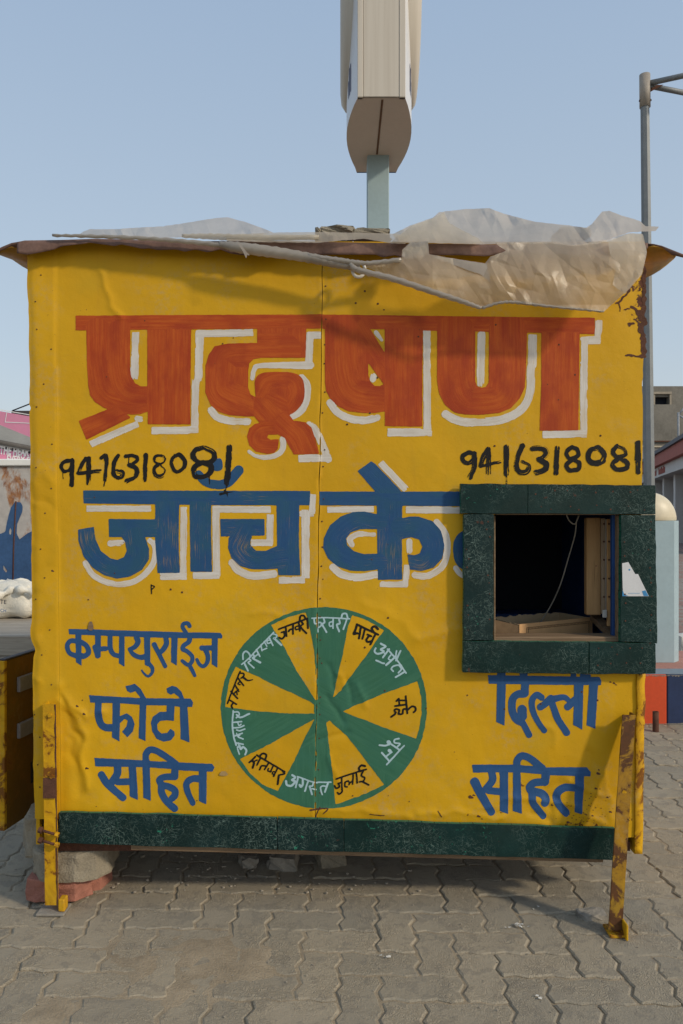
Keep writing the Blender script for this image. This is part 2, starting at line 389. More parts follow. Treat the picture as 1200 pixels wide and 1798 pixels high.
W = .1125
def edge_pts(a, b):
    """jogged joint from a to b along one grid cell: straight, diagonal, straight"""
    a = Vector(a); b = Vector(b); t = (b - a); n = Vector((-t.y, t.x)).normalized()
    # canonical direction so neighbours share the same jog
    fl = (t.x + t.y) < 0
    if fl: a, b = b, a; t = b - a; n = Vector((-t.y, t.x)).normalized()
    am = .0088 if abs(t.y) > abs(t.x) else .0058
    pts = [a + t * .06, a + t * .34 + n * am, a + t * .66 - n * am, a + t * .94]
    if fl: pts = pts[::-1]
    return pts
def paver_mesh(horizontal, k):
    rnd = random.Random(k * 2 + horizontal)
    if horizontal: loop = [(0, 0), (1, 0), (2, 0), (2, 1), (1, 1), (0, 1)]
    else: loop = [(0, 0), (1, 0), (1, 1), (1, 2), (0, 2), (0, 1)]
    out = []
    for i in range(6):
        a = Vector(loop[i]) * W; b = Vector(loop[(i + 1) % 6]) * W
        out += edge_pts(a, b)
    cen = Vector((1, .5)) * W if horizontal else Vector((.5, 1)) * W
    out = [o - cen for o in out]
    n = len(out)
    def inset(d):
        res = []
        for i in range(n):
            p0, p1, p2 = out[i - 1], out[i], out[(i + 1) % n]
            e1 = (p1 - p0).normalized(); e2 = (p2 - p1).normalized()
            nn = (Vector((-e1.y, e1.x)) + Vector((-e2.y, e2.x))); nn = nn.normalized() if nn.length > 1e-6 else Vector((0, 0))
            res.append(p1 + nn * d)
        return res
    o1 = [p + Vector((rnd.uniform(-1, 1), rnd.uniform(-1, 1))) * .0012 for p in inset(.0027)]
    o2 = [p + Vector((rnd.uniform(-1, 1), rnd.uniform(-1, 1))) * .0012 for p in inset(.0080)]
    v = [(p.x, p.y, -.013) for p in o1] + [(p.x, p.y, -.0035 + rnd.uniform(-.0008, .0008)) for p in o1] + [(p.x, p.y, rnd.uniform(-.0006, .0006)) for p in o2]
    f = [[i, (i + 1) % n, n + (i + 1) % n, n + i] for i in range(n)] + [[n + i, n + (i + 1) % n, 2 * n + (i + 1) % n, 2 * n + i] for i in range(n)] + [[2 * n + i for i in range(n)]]
    me = bpy.data.meshes.new('paver'); me.from_pydata(v, [], f); me.materials.append(PAVER); me.update(); return me
PM = {(h, k): paver_mesh(h, k) for h in (0, 1) for k in range(6)}
slots = []
for iy in range(8, 47):
    for ix in range(-31, 38):
        m = (ix + iy + 1) % 4
        if m == 0: slots.append((1, (ix + 1) * W, (iy + .5) * W))        # horizontal, covers ix, ix+1
        elif m == 2: slots.append((0, (ix + .5) * W, (iy + 1) * W))      # vertical, covers iy, iy+1
ang0 = R(-1.2)
def paver_tf(h, x, y, rnd):
    yy = y - 2.5
    X = x * math.cos(ang0) - yy * math.sin(ang0); Y = 2.5 + x * math.sin(ang0) + yy * math.cos(ang0)
    return Matrix.Translation((X + rnd.uniform(-1, 1) * .0012, Y + rnd.uniform(-1, 1) * .0012, rnd.uniform(-.0022, .0018))) @ Matrix.Rotation(ang0 + R(rnd.uniform(-.5, .5)), 4, 'Z') @ Matrix.Rotation(R(rnd.uniform(-.7, .7)), 4, 'X') @ Matrix.Rotation(R(rnd.uniform(-.7, .7)), 4, 'Y')
vis, rest = [], []
for h, x, y in slots:
    if x > 1.9 and y > 4.62: continue
    px = CX + x / y * F; py = CY + H / y * F
    seen = -70 < px < 1270 and py < 1850 and not (y > 2.95 and 75 < px < 1105) and not (y > 3.6 and px < 75)
    (vis if seen else rest).append((h, x, y))
vis.sort(key=lambda s: s[2]); rest += vis[300:]; vis = vis[:300]
rnd = random.Random(5)
for h, x, y in vis:
    o = bpy.data.objects.new('paver', PM[(h, rnd.randrange(6))]); C.objects.link(o); o.parent = pavement
    o.matrix_world = paver_tf(h, x, y, rnd)
V, Fc = [], []
for h, x, y in rest:
    me = PM[(h, rnd.randrange(6))]; M = paver_tf(h, x, y, rnd); b = len(V)
    V += [tuple(M @ v.co) for v in me.vertices]; Fc += [[b + i for i in p.vertices] for p in me.polygons]
tag(obj('outer_pavers', V, Fc, PAVER, pavement), kind='stuff')

# ------------------------------------------------------------------ the kiosk
YW = 2.50
kiosk = tag(empty('kiosk', (0, YW + .55, 0)), 'yellow sheet-metal kiosk with painted Hindi lettering, month wheel and green framed hatch', 'kiosk')
def seam(y): return 566.5 - 13 * (np.asarray(y, float) - 450) / 1000 + 1.0 * vnoise(np.asarray(y) / 37.0, np.asarray(y) * 0, 4)
def lseam(y): return 97.0 + 10 * (np.asarray(y, float) - 450) / 970
def ledge(y):
    y = np.asarray(y, float)
    return 48 + 12.5 * (y - 440) / 1000 + 1.6 * vnoise(y / 55, y * 0, 8) + .7 * vnoise(y / 14, y * 0, 5) + 3.2 * np.exp(-((y - 716) / 5) ** 2) - 3 * np.exp(-((y - 1110) / 18) ** 2) + 4.5 * np.exp(-((y - 1142) / 10) ** 2)
def redge(y):
    y = np.asarray(y, float)
    return 1133 - 16 * (y - 450) / 1040 + 1.4 * vnoise(y / 40, y * 0, 21) + .8 * vnoise(y / 12, y * 0, 6)
CREASES = []
cr = random.Random(11)
def crease(pts, amp, wd): CREASES.append((pts, amp, wd))
crease([(105, 1205), (128, 1240), (150, 1265), (178, 1250)], .007, 7); crease([(108, 1230), (150, 1290), (142, 1330), (152, 1380)], .006, 8)
crease([(112, 1215), (118, 1265), (140, 1300)], -.006, 9); crease([(120, 1300), (135, 1350), (140, 1395)], -.005, 9)
crease([(175, 470), (187, 510), (193, 535), (215, 556)], .005, 5)
crease([(735, 1122), (800, 1106), (900, 1112)], .005, 14); crease([(640, 1060), (700, 1085), (735, 1120)], .003, 14)
for x0, y0, x1, y1 in ((577, 1165, 585, 1215), (572, 1225, 600, 1265), (605, 1195, 620, 1235), (590, 1180, 604, 1205), (628, 1205, 640, 1240), (560, 1300, 610, 1285), (575, 1330, 600, 1380)): crease([(x0, y0), ((x0 + x1) / 2 + 4, (y0 + y1) / 2), (x1, y1)], cr.choice((.004, -.005)), 5)
crease([(735, 1432), (800, 1428), (880, 1437)], .004, 6); crease([(560, 1425), (640, 1420), (720, 1440)], .004, 6)
for x0, y0, x1, y1 in ((905, 1405, 1010, 1418), (960, 1395, 968, 1450), (975, 1400, 1000, 1442), (1000, 1370, 1060, 1395), (1010, 1425, 1062, 1448), (880, 1430, 860, 1450), (1030, 1320, 1048, 1340), (960, 1385, 985, 1372), (1060, 1360, 1075, 1440), (930, 1425, 965, 1440), (840, 1420, 900, 1400), (1045, 1380, 1030, 1440)): crease([(x0, y0), ((x0 + x1) / 2 + cr.uniform(-6, 6), (y0 + y1) / 2 + cr.uniform(-6, 6)), (x1, y1)], cr.choice((.0055, .004, -.0055)), cr.uniform(4, 8))
crease([(440, 1075), (478, 1075), (500, 1090)], .003, 6); crease([(950, 1270), (975, 1285), (970, 1310)], .003, 6)
for k in range(16): 
    x0 = cr.uniform(52, 95); y0 = cr.uniform(760, 1400); crease([(x0, y0), (x0 + cr.uniform(-14, 14), y0 + cr.uniform(-20, 20))], cr.choice((.003, -.003)), cr.uniform(5, 12))
def seg_dist(X, Y, a, b):
    ax, ay = a; bx, by = b; dx, dy = bx - ax, by - ay; L = dx * dx + dy * dy + 1e-9
    t = np.clip(((X - ax) * dx + (Y - ay) * dy) / L, 0, 1)
    return np.hypot(X - ax - t * dx, Y - ay - t * dy), t
def wall_h_raw(X, Y):
    h = .0036 * fnoise(X / 230, Y / 260, 31, 3) + .0016 * fnoise(X / 70, Y / 90, 41, 3) + .0004 * fnoise(X / 18, Y / 18, 51, 2)
    low = np.clip((Y - 1080) / 300, 0, 1); h = h + low * .0030 * fnoise(X / 60, Y / 60, 61, 3)
    jx = X + 5 * vnoise(X / 21, Y / 21, 71); jy = Y + 5 * vnoise(X / 21, Y / 21, 72)
    for pts, amp, wd in CREASES:
        xs = [p[0] for p in pts]; ys = [p[1] for p in pts]
        msk = (X > min(xs) - 40) & (X < max(xs) + 40) & (Y > min(ys) - 40) & (Y < max(ys) + 40)
        if not msk.any(): continue
        d = np.full(X.shape, 1e9)
        for a, b in zip(pts[:-1], pts[1:]): d = np.where(msk, np.minimum(d, seg_dist(jx, jy, a, b)[0]), d)
        h = h + amp * np.exp(-np.abs(d / (wd * .8)) ** 1.15)
    sd = X - seam(Y)
    h = h + np.where(sd < 0, .0030 * np.exp(sd / 14) * (1 + .8 * vnoise(Y / 30, Y * 0, 91)), -.0012 * np.exp(-sd / 20))
    l = X - lseam(Y); h = h + np.where(l < 0, .0028, 0)
    h = h - .006 * np.exp(-((X - ledge(Y)) / 7) ** 2)
    return h
# one shared height field, so that the brushed paint lies on the dented sheets
GX0, GX1, GY0, GY1, GS = 36, 1146, 400, 1500, 3.0
hx = np.arange(GX0, GX1 + GS, GS); hy = np.arange(GY0, GY1 + GS, GS)
HX, HY = np.meshgrid(hx, hy); HH = wall_h_raw(HX, HY)
def wall_h(X, Y):
    fx = np.clip((np.asarray(X, float) - GX0) / GS, 0, len(hx) - 1.001); fy = np.clip((np.asarray(Y, float) - GY0) / GS, 0, len(hy) - 1.001)
    i = fx.astype(int); j = fy.astype(int); u = fx - i; v = fy - j
    return HH[j, i] * (1 - u) * (1 - v) + HH[j, i + 1] * u * (1 - v) + HH[j + 1, i] * (1 - u) * v + HH[j + 1, i + 1] * u * v
def on_wall(X, Y, off=0.0):
    X = np.asarray(X, float); Y = np.asarray(Y, float)
    return np.stack([(X - CX) / F * YW, YW - wall_h(X, Y) - off, H - (Y - CY) / F * YW], -1)
HOLE = (868, 1091, 904, 1127)
def sheet(name, xl, xr, y0, y1, nu, nv, m, hole=None, topf=None, botf=None):
    ys = np.linspace(0, 1, nv + 1); us = np.linspace(0, 1, nu + 1)
    V = []
    for t in ys:
        yy = y0 + t * (y1 - y0); a = float(xl(yy)); b = float(xr(yy))
        X = a + us * (b - a)
        Y = np.full(nu + 1, yy)
        if hole:  # snap the grid to the hatch opening
            X = np.where(np.abs(X - hole[0]) < .5 * (b - a) / nu + .01, hole[0], X); X = np.where(np.abs(X - hole[1]) < .5 * (b - a) / nu + .01, hole[1], X)
            sy = (y1 - y0) / nv * .5 + .01
            if abs(yy - hole[2]) < sy: Y[:] = hole[2]
            if abs(yy - hole[3]) < sy: Y[:] = hole[3]
        if botf is not None: Y = y0 + (Y - y0) * (botf(X) - y0) / (y1 - y0) if not hole else np.where(Y > 1200, 1200 + (Y - 1200) * (botf(X) - 1200) / (y1 - 1200), Y)
        V.append(on_wall(X, Y)); 
        sheet.last = None
    V = np.array(V); G = V.reshape(-1, 3)
    Fq = []
    for j in range(nv):
        for i in range(nu):
            if hole:
                c = (V[j, i] + V[j + 1, i + 1]) / 2; cx = c[0] / YW * F + CX; cy = CY - (c[2] - H) / YW * F
                if hole[0] < cx < hole[1] and hole[2] < cy < hole[3]: continue
            a = j * (nu + 1) + i; Fq.append([a, a + nu + 1, a + nu + 2, a + 1])
    return obj(name, G.tolist(), Fq, m, kiosk, smooth=True)
bot = lambda X: 1440 + (X - 104) / 976 * 30
HH = (HH + np.roll(HH, 1, 0) + np.roll(HH, -1, 0) + np.roll(HH, 1, 1) + np.roll(HH, -1, 1)) / 5
sheet('corner_sheet', ledge, lseam, 424, 1438, 20, 400, YEL)
sheet('front_sheet', lseam, lambda y: seam(y) - .55, 424, 1470, 170, 400, YEL, botf=bot)
sheet('front_sheet', lambda y: seam(y) + .55, redge, 424, 1470, 210, 402, YEL, hole=HOLE, botf=bot)
# rest of the shell
zt = H + (CY - 426) / F * YW
zb = .20
XL, XR = -.985, .955
box('side_wall', (XL - .012, YW + .012, zb), (XL, YW + 0.8200, zt), YEL2, kiosk); box('side_wall', (XR, YW + .012, zb - .03), (XR + .012, YW + 0.8200, zt), YEL2, kiosk)
box('back_wall', (XL, YW + 0.8100, zb), (XR, YW + 0.8220, zt), YEL2, kiosk)
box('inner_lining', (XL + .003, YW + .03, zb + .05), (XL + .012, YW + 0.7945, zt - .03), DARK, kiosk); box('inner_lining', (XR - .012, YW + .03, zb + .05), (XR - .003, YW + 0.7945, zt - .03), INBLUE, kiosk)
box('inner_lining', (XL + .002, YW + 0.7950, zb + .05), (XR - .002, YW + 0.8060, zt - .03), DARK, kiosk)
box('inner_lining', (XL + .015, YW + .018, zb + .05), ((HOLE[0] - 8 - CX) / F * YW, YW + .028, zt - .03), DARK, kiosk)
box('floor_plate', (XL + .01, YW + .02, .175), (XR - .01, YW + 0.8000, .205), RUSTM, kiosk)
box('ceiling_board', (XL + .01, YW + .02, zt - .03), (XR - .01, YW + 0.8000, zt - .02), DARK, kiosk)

# roof sheet with a ragged turned-down edge
def interp(tbl, x):
    return np.interp(x, [p[0] for p in tbl], [p[1] for p in tbl])
LIPT = [(-20, 444), (0, 437), (14, 429), (44, 423), (110, 422), (167, 420), (214, 421), (300, 425), (400, 424), (500, 424), (700, 428), (860, 430), (1000, 428), (1133, 427), (1165, 431), (1200, 440)]
LIPB = [(-20, 456), (0, 446), (20, 443), (48, 447), (72, 443), (95, 438), (110, 432), (147, 428), (157, 426), (180, 429), (202, 432), (213, 429), (233, 433), (250, 437), (263, 436), (277, 439), (310, 438), (325, 442), (343, 438), (365, 443), (387, 438), (405, 445), (427, 448), (470, 446), (510, 442), (547, 447), (593, 447), (633, 447), (660, 447), (673, 452), (693, 448), (706, 452), (750, 448), (815, 448), (852, 450), (880, 446), (1000, 446), (1100, 446), (1133, 436), (1165, 437), (1200, 444)]
RO = .045
xs = np.linspace(30, 1138, 240); V = []
rows = [(0.0, 1), (.25, 1), (.5, 1), (.75, 1), (1, 1)]
for k, (t, _) in enumerate(rows):
    y = interp(LIPT, xs) * (1 - t) + interp(LIPB, xs) * t
    d = YW - RO + .010 * fnoise(xs / 25, xs * 0 + t * .7, 5) * (.4 + t) - .006 * t
    V.append(np.stack([(xs - CX) / F * d, d, H - (y - CY) / F * d], -1))
back = V[0].copy(); back[:, 1] = YW + 0.8800; back[:, 2] = zt + .02; mid = V[0].copy(); mid[:, 1] = YW + .1; mid[:, 2] = zt + .012 + .004 * fnoise(xs / 30, xs * 0, 3)
V = np.array([back, mid] + V); n = len(xs)
Fq = [[j * n + i, j * n + i + 1, (j + 1) * n + i + 1, (j + 1) * n + i] for j in range(len(V) - 1) for i in range(n - 1)]
roof = obj('roof', V.reshape(-1, 3).tolist(), Fq, ROOFM, kiosk, smooth=True)
m_ = roof.modifiers.new('s', 'SOLIDIFY'); m_.thickness = .0022; m_.offset = -1
# drooping side flaps of the roof sheet: outline rows (px, py, depth)
def flap(name, rows, m, parent, noise=.004):
    V = []; nn = len(rows[0])
    for j, r in enumerate(rows):
        for i, (px, py, d) in enumerate(r):
            p = P(px, py, d); V.append((p.x, p.y + noise * random.uniform(-1, 1), p.z))
    Fq = [[j * nn + i, j * nn + i + 1, (j + 1) * nn + i + 1, (j + 1) * nn + i] for j in range(len(rows) - 1) for i in range(nn - 1)]
    o = obj(name, V, Fq, m, parent, smooth=True); s = o.modifiers.new('s', 'SOLIDIFY'); s.thickness = .003
    return o
flap('roof_flap', [[(52, 425, 2.455), (36, 424, 2.455), (20, 427, 2.45), (4, 434, 2.45), (-20, 446, 2.45), (-60, 465, 2.45)],
                   [(52, 447, 2.46), (34, 436, 2.47), (20, 433, 2.46), (3, 440, 2.455), (-20, 452, 2.455), (-60, 472, 2.455)]], ROOFM, kiosk, .002)
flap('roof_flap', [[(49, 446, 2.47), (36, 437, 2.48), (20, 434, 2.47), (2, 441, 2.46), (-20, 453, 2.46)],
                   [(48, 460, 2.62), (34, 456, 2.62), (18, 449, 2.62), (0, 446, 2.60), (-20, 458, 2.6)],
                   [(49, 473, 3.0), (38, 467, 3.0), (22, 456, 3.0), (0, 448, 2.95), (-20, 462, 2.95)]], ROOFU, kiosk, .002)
flap('roof_flap', [[(1128, 426, 2.46), (1148, 428, 2.46), (1163, 431, 2.455), (1178, 437, 2.45), (1200, 446, 2.45), (1230, 462, 2.45)],
                   [(1128, 434, 2.465), (1148, 430, 2.47), (1164, 434, 2.46), (1180, 447, 2.455), (1200, 452, 2.455), (1230, 468, 2.455)]], ROOFM, kiosk, .002)
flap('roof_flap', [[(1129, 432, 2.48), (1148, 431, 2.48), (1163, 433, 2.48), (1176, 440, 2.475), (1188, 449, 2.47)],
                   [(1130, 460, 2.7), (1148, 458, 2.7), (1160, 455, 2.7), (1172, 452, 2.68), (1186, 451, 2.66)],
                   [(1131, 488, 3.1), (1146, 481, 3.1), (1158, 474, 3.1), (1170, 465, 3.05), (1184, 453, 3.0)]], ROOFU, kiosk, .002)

# ------------------------------------------------------------------ brushed lettering (pixel outlines laid onto the dented wall)
def marching(field, X0, Y0, st, streak):
    ny_, nx_ = field.shape; ins = field < 0
    vid = -np.ones(field.shape, int); V = []; S = []
    used = np.zeros(field.shape, bool)
    c = ins[:-1, :-1].astype(int) + ins[:-1, 1:] + ins[1:, 1:] + ins[1:, :-1]
    full = c == 4
    anyc = c > 0
    used[:-1, :-1] |= anyc; used[:-1, 1:] |= anyc; used[1:, 1:] |= anyc; used[1:, :-1] |= anyc
    used &= ins
    jj, ii = np.nonzero(used); vid[jj, ii] = np.arange(len(jj))
    V = [(X0 + i * st, Y0 + j * st) for j, i in zip(jj, ii)]; S = [tuple(streak[j, i]) for j, i in zip(jj, ii)]
    J, I = np.nonzero(full)
    Fc = np.stack([vid[J, I], vid[J + 1, I], vid[J + 1, I + 1], vid[J, I + 1]], 1).tolist()
    ecache = {}
    def cross(a, b):
        k = (a, b) if a < b else (b, a)
        if k in ecache: return ecache[k]
        fa, fb = field[a], field[b]; t = fa / (fa - fb)
        V.append((X0 + (a[1] + t * (b[1] - a[1])) * st, Y0 + (a[0] + t * (b[0] - a[0])) * st))
        s = a if ins[a] else b; S.append(tuple(streak[s])); ecache[k] = len(V) - 1; return ecache[k]
    J, I = np.nonzero(anyc & ~full)
    for j, i in zip(J.tolist(), I.tolist()):
        cs = [(j, i), (j + 1, i), (j + 1, i + 1), (j, i + 1)]; f = []
        for k in range(4):
            a, b = cs[k], cs[(k + 1) % 4]
            if ins[a]: f.append(int(vid[a]))
            if ins[a] != ins[b]: f.append(cross(a, b))
        if len(f) > 2: Fc.append(f)
    return np.array(V), np.array(S), Fc
def poly_sdf(X, Y, pts):
    d = np.full(X.shape, 1e9); inside = np.zeros(X.shape, bool); n = len(pts)
    for k in range(n):
        a = pts[k]; b = pts[(k + 1) % n]
        d = np.minimum(d, seg_dist(X, Y, a, b)[0])
        if a[1] != b[1]:
            inside ^= ((a[1] > Y) != (b[1] > Y)) & (X < (b[0] - a[0]) * (Y - a[1]) / (b[1] - a[1]) + a[0])
    return np.where(inside, -d, d)
class Brush:
    """collects brush strokes and outlines in picture pixels"""
    def __init__(s): s.it = []
    def at(s, ox, oy, k): s.o = (ox, oy, k); return s
    def q(s, p): return (s.o[0] + p[0] / s.o[2], s.o[1] + p[1] / s.o[2])
    def s(s, pts, r, r2=None, flat=False, smooth=True, streak_only=False):
        pts = [s.q(p) for p in pts]; k = s.o[2]; r2 = r if r2 is None else r2
        if smooth and len(pts) > 2: pts = catmull(pts, 6)
        s.it.append(('k' if streak_only else 's', pts, r / k, r2 / k, flat)); return s
    def k(s, pts, r): return s.s(pts, r, streak_only=True)
    def p(s, pts, hole=False, curve=False, ang=90):
        pts = [s.q(p) for p in pts]
        if curve: pts = catmull(pts + [pts[0]], 5)[:-1]
        s.it.append(('h' if hole else 'p', pts, ang, 0, 0)); return s
    def h(s, pts, curve=False): return s.p(pts, True, curve)
    def field(s, st, rough=.5, dry=0.0, seed=1):
        allp = [(p[0], p[1], (i[2] if i[0] == 's' else 0)) for i in s.it if i[0] in 'sp' for p in i[1]]
        rm = max([max(i[2], i[3]) for i in s.it if i[0] == 's'] + [0]) + 4
        X0 = min(p[0] for p in allp) - rm; X1 = max(p[0] for p in allp) + rm; Y0 = min(p[1] for p in allp) - rm; Y1 = max(p[1] for p in allp) + rm
        gx = np.arange(X0, X1 + st, st); gy = np.arange(Y0, Y1 + st, st); X, Y = np.meshgrid(gx, gy)
        f = np.full(X.shape, 1e3); streak = np.zeros(X.shape + (3,)); streak[..., 0] = X; streak[..., 1] = Y
        Xn = X + rough * 1.0 * fnoise(X / 7, Y / 7, seed, 2) ; Yn = Y + rough * 1.0 * fnoise(X / 7, Y / 7, seed + 5, 2)
        for n_, (typ, pts, a, b, c) in enumerate(s.it):
            xs_ = [p[0] for p in pts]; ys_ = [p[1] for p in pts]; pad = (max(a, b) if typ in 'sk' else 0) + 6
            i0 = max(0, int((min(xs_) - pad - X0) / st)); i1 = int((max(xs_) + pad - X0) / st) + 2
            j0 = max(0, int((min(ys_) - pad - Y0) / st)); j1 = int((max(ys_) + pad - Y0) / st) + 2
            sl = (slice(j0, j1), slice(i0, i1)); x = Xn[sl]; y = Yn[sl]
            if typ in 'ph':
                d = poly_sdf(x, y, pts)
                if typ == 'h': f[sl] = np.maximum(f[sl], -d); continue
                ca, sa = math.cos(R(a)), math.sin(R(a))
                along = x * ca + y * sa; acr = -x * sa + y * ca
            else:
                d = np.full(x.shape, 1e3); acr = np.zeros(x.shape); along = np.zeros(x.shape); L = 0; tot = sum(math.dist(p, q) for p, q in zip(pts[:-1], pts[1:])) + 1e-6
                for e, (p, q) in enumerate(zip(pts[:-1], pts[1:])):
                    l = math.dist(p, q)
                    if l < 1e-6: continue
                    dd, t = seg_dist(x, y, p, q); r = a + (b - a) * (L + t * l) / tot
                    v = dd - r
                    if c:
                        al = ((x - p[0]) * (q[0] - p[0]) + (y - p[1]) * (q[1] - p[1])) / l
                        if e == 0: v = np.maximum(v, -al)
                        if e == len(pts) - 2: v = np.maximum(v, al - l)
                    better = v < d
                    cr_ = ((q[0] - p[0]) * (y - p[1]) - (q[1] - p[1]) * (x - p[0])) / l
                    acr = np.where(better, cr_, acr); along = np.where(better, L + t * l, along); d = np.where(better, v, d); L += l
                if dry:
                    lanes = vnoise(acr * .9, along * .035 + n_ * 9.3, seed + n_) ; 
                    tail = np.clip((along / tot - .55) / .45, 0, 1)
                    d = np.maximum(d, d + np.clip(lanes - (.55 - .45 * tail * dry), 0, 1) * 16 * dry)
            own = d < 0
            st_ = np.stack([acr, along, np.full(x.shape, n_ * 1.7 + seed)], -1)
            sub = streak[sl]; sub[own] = st_[own]
            if typ != 'k': f[sl] = np.minimum(f[sl], d)
        return f, X0, Y0, X, Y, streak
    def build(s, name, m, off, st=1.5, rough=.5, dry=0.0, seed=1, cut=True, place=None, parent=None, clip=None):
        f, X0, Y0, X, Y, streak = s.field(st, rough, dry, seed)
        if cut:
            f = np.maximum(f, .8 + .6 * vnoise(Y / 9, Y * 0, 14) - np.abs(X - seam(Y)))
        if clip is not None: f = np.maximum(f, clip(X, Y))
        V, S, Fc = marching(f, X0, Y0, st, streak)
        W3 = (place or (lambda a, b: on_wall(a, b, off)))(V[:, 0], V[:, 1])
        o = obj(name, W3.tolist(), Fc, m, parent or kiosk, smooth=True)
        at = o.data.attributes.new('streak', 'FLOAT_VECTOR', 'POINT'); at.data.foreach_set('vector', S.astype(np.float32).ravel())
        return o

# --- red headline
b = Brush(); b.at(0, 0, 1)
b.p([(133, 554), (333, 553), (560, 552), (800, 555), (1045, 558), (1044, 587), (935, 584), (800, 581), (540, 577), (330, 578), (133, 580)], ang=0)
b.p([(152, 578), (229, 578), (229, 650), (231, 662), (238, 673), (248, 678), (262, 678), (262, 722), (247, 727), (230, 728), (205, 724), (183, 716), (167, 706), (158, 694), (155, 675), (153, 640)])
b.k([(172, 580), (173, 640), (185, 690), (230, 705), (262, 700)], 22); b.k([(210, 580), (210, 650), (225, 685), (262, 690)], 20)
b.p([(259, 578), (336, 578), (335, 660), (335, 745), (260, 745), (259, 680)])
b.p([(138, 739), (203, 713), (230, 733), (152, 772)], ang=-24)
b.p([(452, 576), (538, 576), (537, 628), (452, 628)])
b.p([(452, 602), (400, 603), (377, 608), (367, 622), (361, 642), (361, 690), (370, 711), (384, 723), (403, 729), (433, 731), (450, 731), (453, 700), (440, 692), (436, 680), (436, 650), (438, 638), (445, 631), (460, 628), (500, 628)])
b.k([(500, 615), (400, 618), (385, 650), (388, 690), (440, 715)], 30)
b.p([(448, 690), (448, 668), (456, 657), (475, 653), (512, 654), (528, 661), (534, 674), (535, 695), (530, 710), (519, 722), (505, 729), (480, 726), (452, 700)], curve=True)
b.k([(455, 690), (470, 668), (510, 665), (522, 690), (508, 718), (475, 705)], 16)
b.p([(446, 696), (470, 700), (508, 728), (518, 742), (505, 760), (470, 752), (458, 745), (447, 731)], ang=45)
b.p([(458, 742), (520, 739), (536, 741), (547, 750), (554, 770), (561, 797), (516, 798), (500, 769), (488, 763), (472, 763), (469, 768), (475, 772), (490, 771), (488, 788), (482, 795), (470, 797), (450, 793), (438, 782), (434, 767), (438, 752), (448, 744)])
b.k([(500, 750), (460, 752), (447, 768), (455, 782), (488, 784)], 12); b.k([(505, 745), (525, 765), (540, 798)], 22)
b.p([(571, 576), (650, 576), (678, 620), (678, 722), (660, 725), (640, 725), (613, 722), (595, 714), (580, 700), (573, 686), (571, 670)])
b.k([(600, 578), (603, 650), (620, 690), (676, 700)], 28); b.k([(645, 575), (690, 650)], 18)
b.p([(676, 576), (743, 576), (742, 660), (742, 749), (676, 748)])
b.h([(647, 637), (647, 658), (651, 670), (658, 677), (667, 678), (674, 674)]); b.h([(651, 578), (675.5, 578), (675.5, 619)])
b.p([(768, 576), (835, 580), (835, 670), (838, 678), (846, 681), (854, 679), (858.5, 671), (859, 580), (926, 582), (924, 650), (922, 680), (913, 700), (897, 717), (877, 725), (850, 728), (817, 728), (798, 724), (782, 711), (772, 692), (768, 670)])
b.k([(800, 580), (800, 665), (815, 705), (850, 710), (885, 700), (893, 660), (892, 580)], 32)
b.p([(951, 582), (1018, 584), (1017, 680), (1016, 756), (948, 756), (951, 670)])
b.build('red_lettering', RED, .0009, 1.5, .45, seed=3)
# --- white drop edges of the headline
b = Brush(); b.at(0, 0, 1)
b.s([(238, 583), (236, 666)], 7, flat=True); b.s([(159, 780), (243, 744)], 6, flat=True); b.s([(241, 735), (247, 736)], 5)
b.s([(351, 580), (349, 670)], 7.2, flat=True, smooth=False); b.s([(344, 666), (342, 760)], 6.5, flat=True); b.s([(266, 756), (348, 755)], 6.5, flat=True)
b.s([(345, 586), (445, 584)], 6.3, flat=True)
b.s([(371, 720), (380, 731), (395, 737), (415, 740), (435, 740)], 6.5)
b.s([(565, 589), (541, 588)], 6.3, flat=True); b.s([(545, 583), (542, 646)], 6.3, flat=True); b.s([(545, 641), (460, 642), (447, 649), (443, 664)], 7, 3.5)
b.s([(530, 663), (539, 674), (540, 694), (535, 712), (525, 725), (512, 731)], 6)
b.s([(497, 771), (497, 787), (487, 798), (467, 803), (450, 800), (438, 793)], 5.5, 3.5); b.s([(544, 746), (554, 755), (564, 775), (577, 806)], 6.5); b.s([(524, 805), (582, 804)], 6.5, flat=True)
b.s([(580, 707), (592, 723), (613, 734), (640, 738), (662, 733)], 6.5); b.s([(661, 584), (671, 597)], 4.2, 2.5); b.s([(656, 661), (655, 666)], 5.5)
b.s([(750, 580), (751, 765)], 6.5, flat=True); b.s([(681, 759), (759, 759)], 7, flat=True)
b.s([(846, 587), (844, 672)], 6.8); b.s([(936, 587), (935, 645)], 7.5, flat=True, smooth=False); b.s([(933, 645), (931, 690), (917, 718), (887, 735), (850, 741), (817, 741), (798, 736), (783, 727)], 7.2)
b.s([(1052, 562), (1050, 598)], 6, flat=True); b.s([(1022, 598), (1055, 597)], 7, flat=True); b.s([(1026, 592), (1025, 762)], 6.5, flat=True); b.s([(953, 763), (1031, 762)], 6.2, flat=True)
b.build('white_lettering_edge', WHITE, .0006, 1.5, .7, .35, seed=8)
